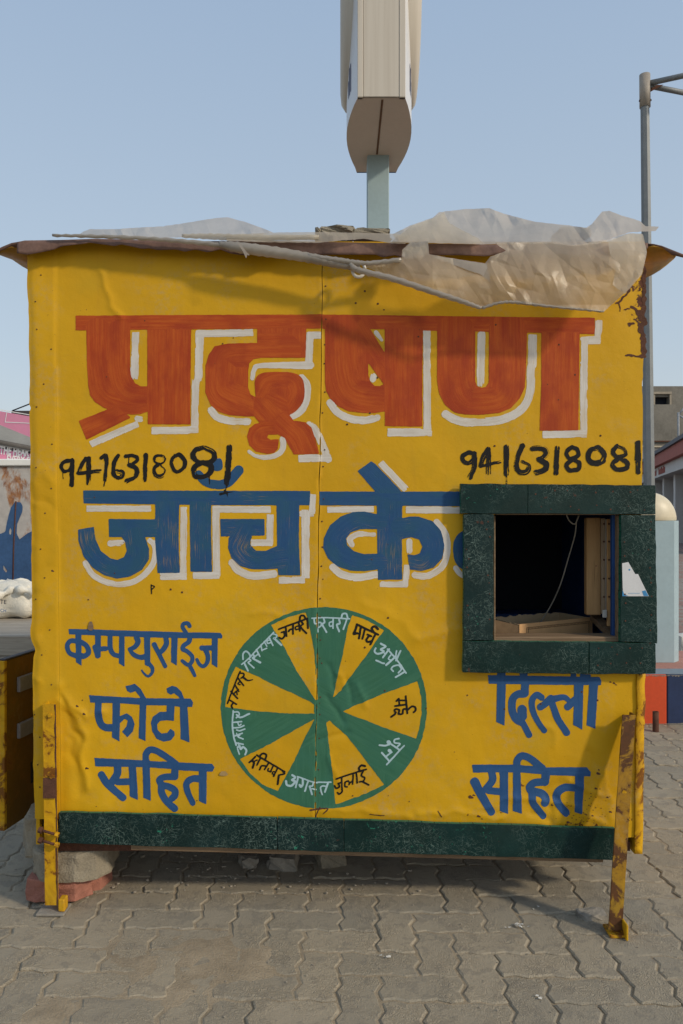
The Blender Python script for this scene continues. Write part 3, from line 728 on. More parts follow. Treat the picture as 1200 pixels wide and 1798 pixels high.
# --- blue second line
b = Brush(); b.at(0, 0, 1)
b.p([(146, 861), (545, 862), (544, 887), (400, 887), (147, 884)], ang=0)
b.p([(273, 880), (315, 880), (314, 950), (316, 1006), (277, 1006), (273, 950)]); b.p([(333, 880), (371, 880), (371, 940), (373, 1004), (335, 1004), (334, 940)])
b.p([(191, 911), (277, 912), (277, 943), (192, 943)], ang=0)
b.p([(137, 930), (165, 925), (168, 947), (177, 967), (193, 980), (207, 983), (218, 978), (223, 967), (220, 952), (213, 942), (255, 942), (262, 963), (262, 982), (250, 1000), (230, 1012), (207, 1016), (183, 1010), (163, 997), (147, 977), (138, 950)])
b.k([(150, 928), (155, 960), (180, 993), (215, 1000), (243, 980), (240, 945)], 20)
b.p([(486, 880), (526, 880), (525, 950), (528, 1010), (489, 1010), (487, 950)])
b.p([(387, 911), (465, 911), (465, 940), (388, 942)], ang=0)
b.p([(440, 938), (443, 943), (440, 949), (440, 957), (450, 967), (467, 967), (490, 957), (490, 998), (467, 1000), (440, 999), (420, 993), (407, 980), (401, 962), (402, 945), (408, 935)])
b.k([(430, 940), (420, 965), (445, 985), (488, 980)], 20)
b.s([(349, 833), (362, 846), (383, 851), (402, 846), (419, 826)], 7, 9); b.p([(372, 808), (388, 805), (391, 822), (380, 827), (368, 820)], curve=True)
b.p([(561, 863), (809, 863), (820, 863), (820, 889), (700, 888), (561, 887)], ang=0)
b.p([(662, 880), (707, 880), (706, 950), (707, 1018), (664, 1018), (663, 950)])
b.p([(628, 827), (652, 810), (660, 815), (704, 861), (702, 866), (662, 866)], ang=45)
b.p([(664, 903), (640, 898), (620, 899), (598, 907), (580, 922), (569, 945), (568, 962), (576, 980), (592, 994), (615, 1002), (640, 1003), (664, 1000), (664, 972), (640, 973), (622, 968), (610, 957), (608, 946), (616, 935), (634, 929), (664, 929)])
b.k([(664, 915), (625, 914), (590, 940), (592, 970), (625, 988), (664, 988)], 17)
b.p([(705, 910), (720, 907), (735, 907), (760, 915), (775, 932), (781, 957), (777, 981), (762, 997), (740, 1003), (720, 1000), (716, 973), (728, 975), (738, 971), (742, 960), (737, 948), (723, 943), (705, 947)])
b.k([(706, 925), (740, 925), (762, 955), (745, 988), (718, 988)], 18)
b.s([(840, 932), (812, 945), (806, 966), (813, 988), (840, 1000)], 10)
b.build('blue_lettering', BLUE, .0009, 1.5, .45, seed=5)
b = Brush(); b.at(0, 0, 1)
b.s([(152, 893), (266, 893)], 5.5, flat=True); b.s([(194, 954), (215, 953)], 5.5); b.s([(150, 989), (163, 1009), (187, 1022), (213, 1026), (240, 1019), (263, 999), (273, 977), (272, 957), (264, 949)], 5.2)
b.s([(323, 890), (322, 1015)], 5.8, flat=True); b.s([(281, 1012), (328, 1012)], 6, flat=True)
b.s([(379, 888), (381, 1012)], 6.3, flat=True); b.s([(374, 894), (476, 895)], 5.8, flat=True); b.s([(339, 1011), (386, 1010)], 6, flat=True)
b.s([(475, 903), (474, 956)], 6, flat=True); b.s([(441, 953), (479, 953)], 5.8, flat=True); b.s([(408, 988), (420, 1002), (443, 1011), (481, 1008)], 6.8)
b.s([(550, 868), (548, 902)], 5.5, flat=True); b.s([(526, 902), (552, 902)], 5, flat=True); b.s([(537, 895), (537, 1015)], 7.2, flat=True); b.s([(490, 1019), (536, 1018)], 6, flat=True)
b.s([(668, 812), (714, 860)], 6, flat=True); b.s([(575, 895), (657, 894)], 5.5, flat=True); b.s([(713, 895), (812, 896)], 6, flat=True)
b.s([(618, 956), (615, 946), (630, 938), (656, 939)], 5); b.s([(585, 996), (600, 1008), (627, 1014), (661, 1009)], 6.5)
b.s([(667, 1026), (717, 1026)], 5.5, flat=True); b.s([(715, 992), (713, 1029)], 5.2, flat=True); b.s([(719, 951), (719, 967)], 5.5)
b.s([(767, 917), (782, 937), (786, 963), (780, 990), (763, 1006), (747, 1012), (729, 1010)], 5.8); b.s([(801, 998), (808, 1007), (818, 1012)], 5)
b.build('white_lettering_edge', WHITE, .0006, 1.5, .7, .35, seed=18)
# --- small blue words
b = Brush(); b.at(100, 1080, 4)
b.p([(82, 97), (230, 100), (915, 122), (1085, 122), (1150, 125), (1164, 145), (1160, 164), (1060, 164), (690, 158), (470, 150), (88, 135)], ang=0)
b.p([(132, 125), (173, 125), (174, 356), (135, 330)]).s([(135, 182), (95, 182), (74, 215), (90, 265), (135, 287)], 17).s([(172, 190), (212, 220), (222, 265), (190, 290), (172, 284)], 18)
b.s([(289, 140), (289, 285)], 20).s([(268, 225), (288, 285)], 18).s([(290, 238), (345, 236)], 17)
b.s([(374, 150), (376, 230), (398, 275), (440, 288)], 17).p([(438, 145), (476, 148), (475, 362), (436, 340)])
b.s([(562, 160), (570, 190), (550, 222), (515, 240)], 20, 14).s([(512, 240), (540, 278), (590, 297), (630, 288)], 14, 20).p([(612, 150), (656, 153), (657, 366), (618, 350)]).s([(650, 345), (672, 375), (668, 408), (640, 430), (612, 410), (596, 388)], 15, 6)
b.s([(767, 160), (770, 205), (745, 245), (722, 265)], 18).s([(685, 207), (715, 265), (762, 360)], 17, 14)
b.p([(805, 155), (850, 155), (842, 355), (803, 330)])
b.s([(908, 122), (886, 88), (890, 62), (920, 58), (934, 78)], 14).s([(935, 165), (925, 190), (892, 215), (886, 240), (915, 255), (950, 290), (948, 330), (920, 350), (882, 322)], 17, 13).s([(932, 350), (970, 425)], 15, 12)
b.p([(1090, 160), (1131, 160), (1128, 371), (1088, 345)]).s([(1018, 231), (1092, 231)], 18).s([(1045, 245), (1062, 290), (1055, 335), (1030, 360), (1002, 345), (984, 312)], 18, 11)
b.build('blue_word', BLUE2, .0009, 1.0, .4, seed=21)
b = Brush(); b.at(140, 1190, 4)
b.p([(65, 123), (440, 145), (780, 148), (797, 175), (792, 205), (700, 205), (610, 195), (470, 195), (280, 180), (75, 175)], ang=0)
b.s([(131, 172), (138, 300), (175, 348), (238, 352)], 24, 26).p([(232, 172), (283, 175), (280, 450), (228, 420)])
b.p([(282, 272), (330, 250), (368, 277), (385, 328), (372, 380), (335, 421), (297, 380), (330, 342), (337, 302), (315, 290), (282, 322)])
b.p([(422, 185), (471, 185), (466, 220), (462, 448), (414, 425)]).p([(466, 147), (430, 80), (385, 43), (350, 55), (322, 60), (335, 95), (360, 107), (392, 95), (432, 148)])
b.p([(612, 188), (666, 190), (662, 305), (610, 300), (565, 305), (543, 330), (548, 370), (575, 393), (615, 388), (638, 358), (665, 380), (668, 407), (640, 440), (590, 450), (540, 430), (510, 380), (500, 320), (515, 275), (560, 242), (610, 240)])
b.p([(703, 195), (757, 198), (772, 455), (710, 432)]).p([(735, 150), (715, 100), (680, 65), (650, 57), (610, 75), (615, 105), (640, 122), (665, 110), (690, 130), (705, 152)])
b.build('blue_word', BLUE2, .0009, 1.0, .4, seed=22)
b = Brush(); b.at(140, 1300, 4)
b.p([(103, 123), (440, 143), (690, 155), (930, 165), (949, 190), (935, 219), (890, 219), (690, 210), (640, 202), (490, 192), (110, 184)], ang=0)
b.s([(266, 182), (262, 240), (222, 300)], 26).s([(152, 243), (200, 315), (303, 405)], 25).s([(265, 295), (365, 293)], 24).p([(343, 183), (395, 188), (409, 422), (350, 396)])
b.p([(440, 135), (490, 138), (500, 426), (447, 405)]).s([(464, 150), (466, 98), (500, 66), (560, 85), (640, 138), (675, 165)], 23)
b.s([(670, 200), (667, 255)], 25).s([(668, 258), (600, 259), (562, 278), (568, 305)], 24).s([(572, 320), (620, 326), (668, 352), (668, 388), (650, 408)], 24).s([(574, 322), (576, 370), (612, 430), (668, 480)], 25, 24)
b.p([(838, 208), (893, 213), (892, 448), (840, 425)]).s([(845, 270), (792, 270), (753, 300), (757, 355), (795, 440)], 25, 20)
b.build('blue_word', BLUE2, .0009, 1.0, .4, seed=23)
b = Brush(); b.at(820, 1170, 4)
b.p([(148, 62), (930, 75), (945, 100), (943, 132), (640, 130), (155, 122)], ang=0).p([(213, 40), (272, 40), (275, 120), (265, 417), (207, 390), (213, 120)])
b.p([(370, 45), (428, 45), (425, 75), (372, 75)]).p([(730, 50), (770, 50), (770, 80), (730, 80)]).p([(795, 52), (870, 58), (870, 80), (795, 80)])
b.s([(410, 115), (406, 190)], 28).s([(406, 192), (358, 197), (322, 232), (319, 310), (345, 368), (385, 392)], 27).s([(388, 303), (390, 350)], 33).s([(392, 395), (438, 482)], 22)
b.s([(525, 218), (490, 200), (458, 240), (463, 310), (500, 390), (543, 450)], 23, 20).s([(518, 284), (548, 265), (590, 225)], 25).s([(590, 226), (610, 290), (640, 370), (702, 466)], 23, 25).s([(600, 232), (680, 216), (712, 235)], 25, 18).s([(708, 285), (760, 235)], 25)
b.p([(755, 120), (820, 122), (812, 446), (748, 410)]).p([(860, 125), (922, 125), (905, 441), (843, 415)])
b.build('blue_word', BLUE2, .0009, 1.0, .4, seed=24)
b = Brush(); b.at(820, 1310, 4)
b.p([(37, 130), (330, 132), (480, 142), (560, 150), (845, 150), (873, 185), (870, 213), (825, 213), (580, 206), (530, 200), (380, 186), (45, 186)], ang=0)
b.s([(176, 182), (180, 240), (135, 302)], 26).s([(56, 252), (95, 330), (172, 462)], 32, 27).s([(155, 312), (240, 322)], 25).p([(232, 180), (292, 182), (290, 476), (232, 455)])
b.p([(327, 145), (378, 145), (387, 475), (323, 455)]).s([(352, 160), (356, 102), (390, 70), (445, 88), (530, 155)], 26)
b.s([(556, 198), (552, 255)], 29).s([(552, 256), (480, 258), (445, 285), (448, 310)], 27).s([(455, 318), (520, 332), (556, 368), (550, 400)], 28).s([(460, 325), (462, 390), (495, 440), (540, 495)], 27, 23)
b.p([(762, 200), (826, 206), (821, 320), (808, 478), (757, 465)]).s([(768, 294), (690, 294), (638, 335), (642, 400), (700, 472)], 27)
b.build('blue_word', BLUE2, .0009, 1.0, .4, seed=25)
# --- phone numbers
b = Brush(); b.at(90, 770, 3.5294)
b.s([(125, 138), (85, 142), (62, 170), (75, 200), (110, 200), (128, 170)], 11).s([(132, 135), (130, 210), (127, 288)], 14).s([(73, 200), (75, 248)], 3)
b.s([(215, 122), (187, 165), (168, 212)], 12).s([(168, 214), (240, 208), (305, 200)], 11).s([(234, 122), (233, 200), (232, 278)], 14)
b.s([(312, 118), (338, 107), (343, 160), (335, 256)], 13).s([(331, 255), (328, 296)], 3.5)
b.s([(415, 106), (392, 150), (386, 210), (405, 240), (437, 236), (442, 208), (412, 200)], 13).s([(462, 108), (520, 108), (538, 130), (505, 158), (482, 165)], 11).s([(490, 165), (530, 190), (522, 235), (470, 262)], 14).s([(482, 115), (479, 160)], 3)
b.s([(587, 102), (584, 180), (581, 255)], 13).s([(690, 103), (650, 110), (640, 135), (670, 152), (702, 140), (700, 108), (672, 100)], 9).s([(670, 157), (640, 185), (650, 230), (690, 230), (708, 195), (680, 160)], 12)
b.s([(785, 98), (750, 120), (745, 165), (775, 207), (818, 188), (828, 142), (800, 100), (770, 105)], 13)
b.s([(940, 58), (892, 75), (882, 115), (930, 150), (1000, 138), (1010, 90), (955, 60)], 16).s([(930, 150), (887, 182), (890, 230), (940, 240), (988, 210), (988, 168), (940, 150)], 17).s([(982, 240), (982, 282)], 4).s([(1105, 55), (1098, 180), (1090, 275)], 19).s([(1090, 280), (1084, 322)], 5).s([(1048, 342), (1085, 335), (1128, 330)], 9, 3).s([(1075, 322), (1100, 365), (1100, 380)], 7, 2)
b.build('phone_number', BLACK, .0013, .8, 1.1, .8, seed=31)
b = Brush(); b.at(800, 770, 3.5294)
b.s([(120, 97), (85, 85), (47, 110), (52, 142), (85, 152), (118, 122)], 12).s([(118, 92), (116, 180), (92, 238)], 14)
b.s([(200, 70), (172, 120), (157, 168)], 13).s([(155, 172), (275, 145)], 8).s([(205, 65), (208, 140), (208, 212)], 14)
b.s([(316, 55), (317, 140), (318, 218)], 16).s([(316, 218), (316, 290)], 4)
b.s([(415, 45), (388, 110), (378, 170), (402, 210), (442, 205), (455, 170), (415, 150)], 14).s([(480, 62), (540, 62), (563, 92), (525, 130)], 15).s([(520, 130), (565, 160), (552, 195), (502, 210)], 16)
b.s([(632, 60), (628, 140), (625, 212)], 14).s([(720, 55), (690, 85), (710, 125), (760, 107), (757, 68), (725, 52)], 12).s([(730, 130), (690, 160), (705, 195), (760, 190), (766, 150), (725, 130)], 12)
b.s([(880, 57), (836, 75), (822, 120), (850, 153), (905, 145), (920, 100), (890, 58), (860, 62)], 16)
b.s([(1005, 45), (977, 80), (1000, 115), (1055, 102), (1047, 65), (1005, 45)], 13).s([(1010, 125), (975, 160), (1000, 190), (1060, 185), (1062, 147), (1010, 125)], 13).s([(1133, 30), (1132, 120), (1130, 205)], 17)
b.it = [(t_, p_, r1 * 1.12, r2 * 1.12, f_) for t_, p_, r1, r2, f_ in b.it]
b.build('phone_number', BLACK, .0013, .8, 1.1, .9, seed=37)
b = Brush(); b.at(0, 800, 3); b.s([(797, 680), (800, 728)], 3).s([(797, 682), (815, 690), (800, 705)], 3); b.build('black_mark', BLACK, .0012, .7, .4, seed=3)
# --- month wheel
b = Brush(); b.at(0, 0, 1)
b.p([(569 + 181 * math.cos(t), 1243 + 177 * math.sin(t)) for t in np.linspace(0, 2 * math.pi, 64, endpoint=False)])
for k in range(6):
    a = R(k * 60 - 90); b.k([(568 + 20 * math.cos(a), 1243 + 20 * math.sin(a)), (568 + 178 * math.cos(a), 1243 + 178 * math.sin(a))], 45)
wedges = [((380, 1060), [(577, 225), (760, 140), (948, 90), (985, 250), (1030, 480), (1045, 640), (1055, 850), (1075, 1010), (1040, 1010), (960, 880), (850, 715), (720, 460), (640, 330)]),
          ((380, 1060), [(205, 665), (420, 760), (660, 880), (1000, 1035), (1030, 1065), (1030, 1130), (1040, 1160), (700, 1155), (400, 1130), (93, 1088), (110, 960), (140, 800)]),
          ((560, 1060), [(355, 120), (520, 180), (690, 285), (600, 400), (540, 490), (390, 700), (350, 755), (310, 800), (285, 850), (245, 890), (240, 910), (150, 1000), (190, 800), (250, 550), (310, 240)]),
          ((560, 1060), [(1040, 815), (1080, 980), (1088, 1140), (1070, 1270), (1030, 1425), (690, 1305), (255, 1140), (340, 1095), (680, 950)]),
          ((560, 1230), [(110, 212), (300, 380), (480, 610), (690, 885), (430, 1010), (175, 1095), (150, 800), (110, 480), (80, 230)]),
          ((380, 1230), [(1045, 190), (960, 340), (830, 620), (650, 955), (480, 885), (340, 750), (250, 615), (400, 545), (560, 460), (830, 310)])]
for (ox, oy), pts in wedges: b.at(ox, oy, 6); b.h(pts)
b.build('month_wheel', GREEN, .0006, 1.5, .9, seed=41)
nr0 = random.Random(23)
MONTHS = []
b = Brush().at(380, 1060, 6); b.s([(660, 268), (960, 155)], 9).s([(735, 250), (742, 340)], 9).s([(690, 302), (735, 290)], 8).s([(712, 295), (722, 335), (695, 368), (665, 355)], 9).s([(810, 225), (810, 318)], 9).s([(765, 290), (780, 272), (808, 268)], 9).s([(870, 200), (882, 285)], 9).s([(868, 232), (836, 245), (842, 272), (872, 265)], 7).s([(900, 190), (915, 215), (890, 242), (950, 310)], 9).s([(960, 165), (968, 255)], 9).s([(945, 160), (920, 125), (888, 130), (880, 175)], 9); MONTHS.append((b, BLACK))
b = Brush().at(378, 1054, 5.94).s([(262, 742), (195, 905), (130, 1075)], 7.5).s([(262, 760), (298, 765), (298, 795), (272, 812)], 7).s([(290, 800), (340, 835), (392, 828)], 10, 5).s([(240, 812), (298, 890)], 7.5).s([(262, 848), (240, 870), (262, 880)], 6).s([(205, 880), (248, 950)], 7.5).s([(245, 930), (222, 950)], 6.5).s([(165, 950), (235, 1025)], 7.5).s([(192, 985), (220, 950), (232, 985)], 6.5).s([(145, 1038), (222, 1085)], 7.5).s([(192, 1070), (172, 1100), (182, 1125)], 8); MONTHS.append((b, BLACK))
b = Brush().at(560, 1060, 6); b.s([(403, 218), (628, 328)], 10).s([(402, 230), (385, 280), (370, 318), (405, 312)], 11).s([(380, 305), (435, 318)], 9).s([(445, 245), (425, 365)], 10).s([(488, 268), (460, 370)], 10).s([(515, 325), (555, 345)], 9).s([(535, 335), (502, 380), (520, 402), (565, 390)], 10).s([(602, 315), (545, 430)], 10).s([(580, 300), (560, 262), (590, 240), (625, 268)], 11); MONTHS.append((b, BLACK))
b = Brush().at(560, 1060, 6); b.s([(918, 975), (935, 1155)], 9).s([(845, 1000), (820, 1025)], 9).s([(845, 1005), (852, 1072)], 8).s([(925, 1020), (850, 1018)], 8).s([(925, 1062), (805, 1078)], 9).s([(930, 1110), (892, 1115), (882, 1160), (842, 1160), (850, 1122), (822, 1110), (800, 1122), (808, 1160), (762, 1195)], 9).s([(940, 1120), (980, 1085), (1015, 1090), (1022, 1120), (1002, 1145)], 9); MONTHS.append((b, BLACK))
b = Brush().at(560, 1230, 6).s([(185, 825), (500, 725)], 8.5).s([(242, 815), (246, 935)], 8).s([(205, 872), (244, 862)], 8).s([(212, 878), (218, 908), (185, 925), (168, 898)], 8).s([(244, 930), (246, 962), (215, 988), (198, 972)], 8).s([(310, 848), (280, 862), (278, 905), (300, 912)], 8).s([(310, 850), (328, 868), (318, 888)], 7).s([(322, 872), (360, 848)], 7).s([(364, 785), (358, 882)], 8).s([(398, 770), (406, 868)], 8).s([(470, 745), (450, 792), (485, 815), (470, 850), (430, 858)], 8).s([(465, 858), (525, 890)], 9).s([(440, 748), (425, 715), (450, 685), (488, 692)], 10); MONTHS.append((b, BLACK))
b = Brush().at(380, 1230, 6).s([(428, 575), (720, 750)], 8).s([(412, 592), (372, 635), (350, 652)], 9).s([(372, 632), (398, 655), (385, 708)], 10).s([(392, 645), (432, 628)], 7).s([(470, 600), (430, 680)], 8).s([(455, 590), (490, 558), (528, 575), (515, 628)], 9).s([(550, 662), (510, 725)], 8).s([(525, 690), (478, 688), (460, 728)], 8).s([(600, 690), (572, 755)], 7).s([(552, 715), (545, 742), (580, 748)], 7).s([(645, 718), (605, 798)], 8).s([(628, 752), (600, 752), (592, 775), (615, 778)], 6).s([(700, 745), (718, 772), (665, 785)], 8).s([(662, 788), (648, 880)], 10); MONTHS.append((b, BLACK))
b = Brush().at(560, 1060, 6).s([(-72, 152), (100, 148), (325, 160)], 9).s([(-48, 160), (-42, 205), (-18, 212)], 10).s([(-14, 155), (-8, 295)], 10).s([(-8, 200), (22, 200), (26, 228), (6, 248)], 9).s([(52, 160), (62, 195), (40, 222), (82, 300)], 11).s([(152, 150), (150, 258)], 10).s([(147, 188), (112, 200), (118, 238), (150, 232)], 9).s([(215, 170), (222, 208), (192, 225), (215, 292)], 12).s([(295, 165), (260, 270)], 10).s([(305, 150), (290, 108), (252, 108), (238, 152)], 11); MONTHS.append((b, LBLUE))
b = Brush().at(560, 1060, 6).s([(655, 422), (705, 452), (655, 482), (685, 505), (625, 530), (588, 505), (600, 470)], 12).s([(742, 480), (675, 568)], 11).s([(690, 522), (705, 530)], 8).s([(725, 480), (830, 600), (920, 732)], 10).s([(770, 530), (735, 580), (770, 598)], 9).s([(805, 565), (710, 648)], 12).s([(605, 597), (660, 622), (690, 630)], 11).s([(820, 498), (812, 560)], 10).s([(862, 498), (815, 600)], 11).s([(842, 648), (795, 655), (765, 685), (785, 712)], 10).s([(845, 650), (872, 690), (840, 728)], 10).s([(905, 718), (810, 775)], 11); MONTHS.append((b, LBLUE))
b = Brush().at(560, 1230, 6); b.s([(900, 475), (715, 675)], 10).s([(850, 520), (765, 460)], 11).s([(735, 438), (742, 445)], 24).s([(640, 470), (700, 475), (745, 462)], 11).s([(845, 400), (800, 412), (800, 445), (855, 455), (830, 488)], 10).s([(745, 640), (665, 550)], 12).s([(715, 585), (770, 545)], 10).s([(745, 528), (750, 532)], 22); MONTHS.append((b, LBLUE))
b = Brush().at(380, 1230, 6).s([(855, 800), (1040, 862), (1080, 862), (1210, 862)], 9).s([(802, 785), (832, 808), (800, 838), (832, 852), (792, 898), (745, 890), (735, 850)], 13).s([(862, 812), (838, 915)], 11).s([(828, 858), (852, 866)], 8).s([(912, 825), (912, 880), (892, 908), (880, 888)], 13).s([(968, 848), (935, 952)], 11).s([(1022, 868), (1012, 898), (988, 900)], 9).s([(985, 905), (1010, 985)], 12).s([(1012, 925), (1050, 938)], 9).s([(1178, 870), (1145, 965)], 11).s([(1162, 905), (1120, 900), (1098, 925), (1118, 992)], 9); MONTHS.append((b, LBLUE))
b = Brush().at(380, 1230, 6).s([(180, 110), (170, 250), (185, 380), (210, 470)], 10).s([(185, 122), (228, 122), (242, 150), (210, 182)], 9).s([(215, 150), (255, 178), (350, 140)], 11).s([(178, 232), (270, 222)], 9).s([(228, 232), (240, 262), (262, 250)], 8).s([(182, 288), (250, 282), (292, 265)], 9).s([(215, 310), (250, 318), (300, 302)], 9).s([(190, 375), (275, 345)], 9).s([(215, 345), (225, 375), (250, 365)], 7).s([(235, 385), (285, 405)], 9).s([(205, 445), (285, 462)], 10).s([(235, 445), (240, 485)], 8).s([(225, 492), (248, 480), (258, 512), (285, 490), (318, 525), (305, 570)], 12).s([(225, 510), (245, 565)], 9); MONTHS.append((b, LBLUE))
b = Brush().at(378, 1054, 5.94).s([(278, 668), (345, 612), (440, 512), (612, 332)], 9).s([(305, 655), (342, 735)], 11).s([(292, 615), (292, 560), (320, 532), (352, 552), (368, 590)], 10).s([(352, 608), (372, 628), (345, 648), (362, 668), (405, 705)], 9).s([(395, 562), (412, 592), (392, 600), (420, 622), (470, 648)], 11, 13).s([(412, 590), (445, 565)], 8).s([(432, 515), (466, 585)], 10).s([(478, 468), (490, 525)], 9).s([(488, 522), (540, 500)], 8).s([(512, 430), (540, 480)], 8).s([(562, 385), (604, 470)], 10).s([(572, 415), (545, 420), (545, 448), (585, 440)], 8).s([(598, 345), (640, 362), (640, 382), (608, 398)], 9).s([(615, 395), (690, 465)], 13); MONTHS.append((b, LBLUE))
for k, (b, m) in enumerate(MONTHS):
    q_ = 1.12 if m is BLACK else .86
    b.it = [(t_, p_, r1 * q_, r2 * q_, f_) for t_, p_, r1, r2, f_ in b.it]
    b.build('month_name', m, .0011, .7, .35, .0, seed=43 + k)

# rust eating in from the right edge under the plastic
b = Brush().at(0, 0, 1)
b.s([(1112, 492), (1107, 505), (1098, 518), (1088, 531), (1082, 534)], 2.6, 1.6).s([(1086, 533), (1089, 548)], 1.8, .8).s([(1109, 538), (1120, 545), (1127, 552), (1131, 566)], 3, 6).s([(1121, 552), (1128, 562)], 4).s([(1106, 570), (1113, 568)], 2.2).s([(1131, 470), (1132, 520), (1130, 560), (1128, 590), (1132, 625)], 2.4, 4).s([(1126, 575), (1131, 600)], 4).s([(1100, 624), (1122, 626), (1132, 626)], 1.2, 2.5).s([(1096, 545), (1104, 542)], 1.6).s([(1115, 560), (1128, 575)], 1.2, 3)
b.build('rust_patch', RUSTM, .0008, .8, 3.2, seed=51, cut=False)
b = Brush().at(0, 0, 1)
for x, y, r_ in ((1050, 1358, 2.2), (1046, 1384, 1.8), (1052, 1352, 1.2), (826, 1399, 3), (832, 1396, 1.6), (900, 1353, 1.5), (1020, 1415, 1.2), (840, 1433, 2), (846, 1438, 1.2), (1066, 1400, 1.4), (1071, 1425, 1.8), (1040, 1432, 1.6), (998, 1444, 2.2), (930, 1452, 1.8), (970, 1414, 1.4), (152, 1349, 2), (135, 1240, 1.8), (147, 1253, 1.8), (92, 1002, 1.8), (1078, 1200, 1.6), (1072, 1198, 1.2), (1082, 1203, 1.2)): b.s([(x, y), (x + r_ * 1.6, y + r_ * .6)], r_, r_ * .5)
for k in range(70): x, y = nr0.gauss(1030, 28), nr0.gauss(1422, 16); b.s([(x, y), (x + 1, y)], nr0.uniform(.3, .8))
b.s([(650, 1430), (675, 1432)], .9).s([(770, 1424), (776, 1434)], .8); b.s([(562, 1418), (558, 1425), (553, 1440)], 1.2, .6); b.s([(545, 1422), (575, 1420), (568, 1428)], 1.6, .8)
tag(b.build('rust_spots', RUSTM, .0008, .6, 1.0, seed=52, cut=False), kind='stuff')
# ------------------------------------------------------------------ nails, chips, bolts on the sheets
V, Fc = [], []
nr = random.Random(9)
def nail(px, py, r):
    c = on_wall(np.array([px]), np.array([py]))[0]; b0 = len(V); k = 7
    for rr, dy in ((r, .0003), (r * .7, .0018)):
        for i in range(k):
            a = 2 * math.pi * i / k; V.append((c[0] + rr * math.cos(a), c[1] - dy, c[2] + rr * math.sin(a)))
    for i in range(k): Fc.append([b0 + i, b0 + k + i, b0 + k + (i + 1) % k, b0 + (i + 1) % k])
    Fc.append([b0 + k + i for i in range(k)])
for k in range(22): nail(float(seam(470 + k * 44)) + nr.choice((5, 6, 7)) + nr.uniform(-1, 1), 470 + k * 44 + nr.uniform(-12, 12), .0028)
for k in range(20): nail(nr.uniform(60, 92), 480 + k * 48 + nr.uniform(-12, 12), .0026)
for px, py in ((610, 745), (735, 591), (871, 570), (1010, 658), (625, 532), (641, 511), (664, 533), (982, 605), (650, 725), (1022, 1215), (663, 663), (869, 783), (682, 1085), (676, 1213), (641, 1137), (1055, 765), (1050, 1230), (886, 1245), (950, 1236), (300, 1035), (320, 1040)): nail(px, py, .0036)
for k in range(40): nail(nr.uniform(120, 1100), nr.uniform(480, 1440), nr.choice((.0014, .002, .0026)))
tag(obj('nail_heads', V, Fc, RUSTM, kiosk), kind='stuff')
for px, py, w_, h_ in ((160, 1099, 4.5, 10), (393, 1358, 7, 5)):
    t = np.linspace(0, 2 * math.pi, 12, endpoint=False)
    X = px + w_ * np.cos(t) * (1 + .25 * np.sin(3 * t)); Y = py + h_ * np.sin(t) * (1 + .2 * np.cos(2 * t))
    obj('chipped_patch', on_wall(X, Y, .0036).tolist(), [list(range(11, -1, -1))], simple('bare_tan_patch', (.36, .24, .10), .8, .3, 40) if px > 200 else WOODG, kiosk)

# ------------------------------------------------------------------ hatch frame of fibreglass boards
def board(name, q, d0, d1, m, parent=kiosk, bevel=.0012, edge=FIB_E):
    pts = [P(x, y, d0) for x, y in q]
    return prism(name, pts, d0, d1, m, parent, mats=[m, edge], bevel=bevel)
def ragged(q, n=14, amp=.7, seed=1):
    """a board outline with slightly uneven sawn edges"""
    out = []; rr = random.Random(seed)
    for i in range(len(q)):
        a, b_ = q[i], q[(i + 1) % len(q)]; L = math.dist(a, b_); kk = max(1, int(L / n))
        nx_, ny_ = -(b_[1] - a[1]) / L, (b_[0] - a[0]) / L
        for k in range(kk):
            t = k / kk; j = rr.uniform(-amp, amp) if k else 0
            out.append((a[0] + (b_[0] - a[0]) * t + nx_ * j, a[1] + (b_[1] - a[1]) * t + ny_ * j))
    return out
fr = tag(empty('hatch_frame', (.71, YW - .03, 1.0)), None); link_p = kiosk
fr.parent = kiosk; fr.matrix_parent_inverse = world_of(kiosk).inverted()
f0, f1 = YW - .034, YW - .012
board('fibreglass_board', ragged([(809, 849), (927, 850), (927, 902), (809, 902)], seed=2), f0, f1, FIB, fr); board('fibreglass_board', ragged([(927.5, 850), (1152, 852), (1152, 903), (927.5, 902)], seed=3), f0 + .001, f1, FIB, fr)
board('fibreglass_board', ragged([(815, 903), (867.5, 903), (867, 1125), (814, 1125)], seed=4), f0 + .002, f1, FIB_D, fr); board('fibreglass_board', ragged([(1091, 904), (1152, 904), (1155, 1130), (1090, 1127)], seed=5), f0 + .002, f1, FIB, fr)
board('fibreglass_board', ragged([(814, 1126), (1034.5, 1128), (1034, 1184), (813, 1181)], seed=6), f0, f1, FIB, fr); board('fibreglass_board', ragged([(1035.5, 1128), (1152, 1130.5), (1152, 1183), (1035, 1184)], seed=7), f0 + .0015, f1, FIB, fr)
V, Fc = [], []; bn_ = random.Random(15)
for k in range(78):
    if k < 26: x, y = 815 + (k % 13) * 26 + bn_.uniform(-7, 7), (864 if k < 13 else 891) + bn_.uniform(-5, 5)
    elif k < 52: x, y = 820 + ((k - 26) % 13) * 25.5 + bn_.uniform(-7, 7), (1140 if k < 39 else 1168) + bn_.uniform(-5, 5)
    elif k < 65: x, y = bn_.choice((822, 858)) + bn_.uniform(-3, 3), 915 + (k - 52) * 16 + bn_.uniform(-5, 5)
    else: x, y = bn_.choice((1100, 1141)) + bn_.uniform(-4, 4), 915 + (k - 65) * 16 + bn_.uniform(-5, 5)
    c = P(x, y, f0 - .0003); b0 = len(V); r_ = bn_.uniform(.0018, .0032)
    for i in range(7): V.append((c.x + r_ * math.cos(i * .9), c.y + (.0006 if i else 0), c.z + r_ * math.sin(i * .9)))
    Fc.append([b0 + i for i in range(7)])
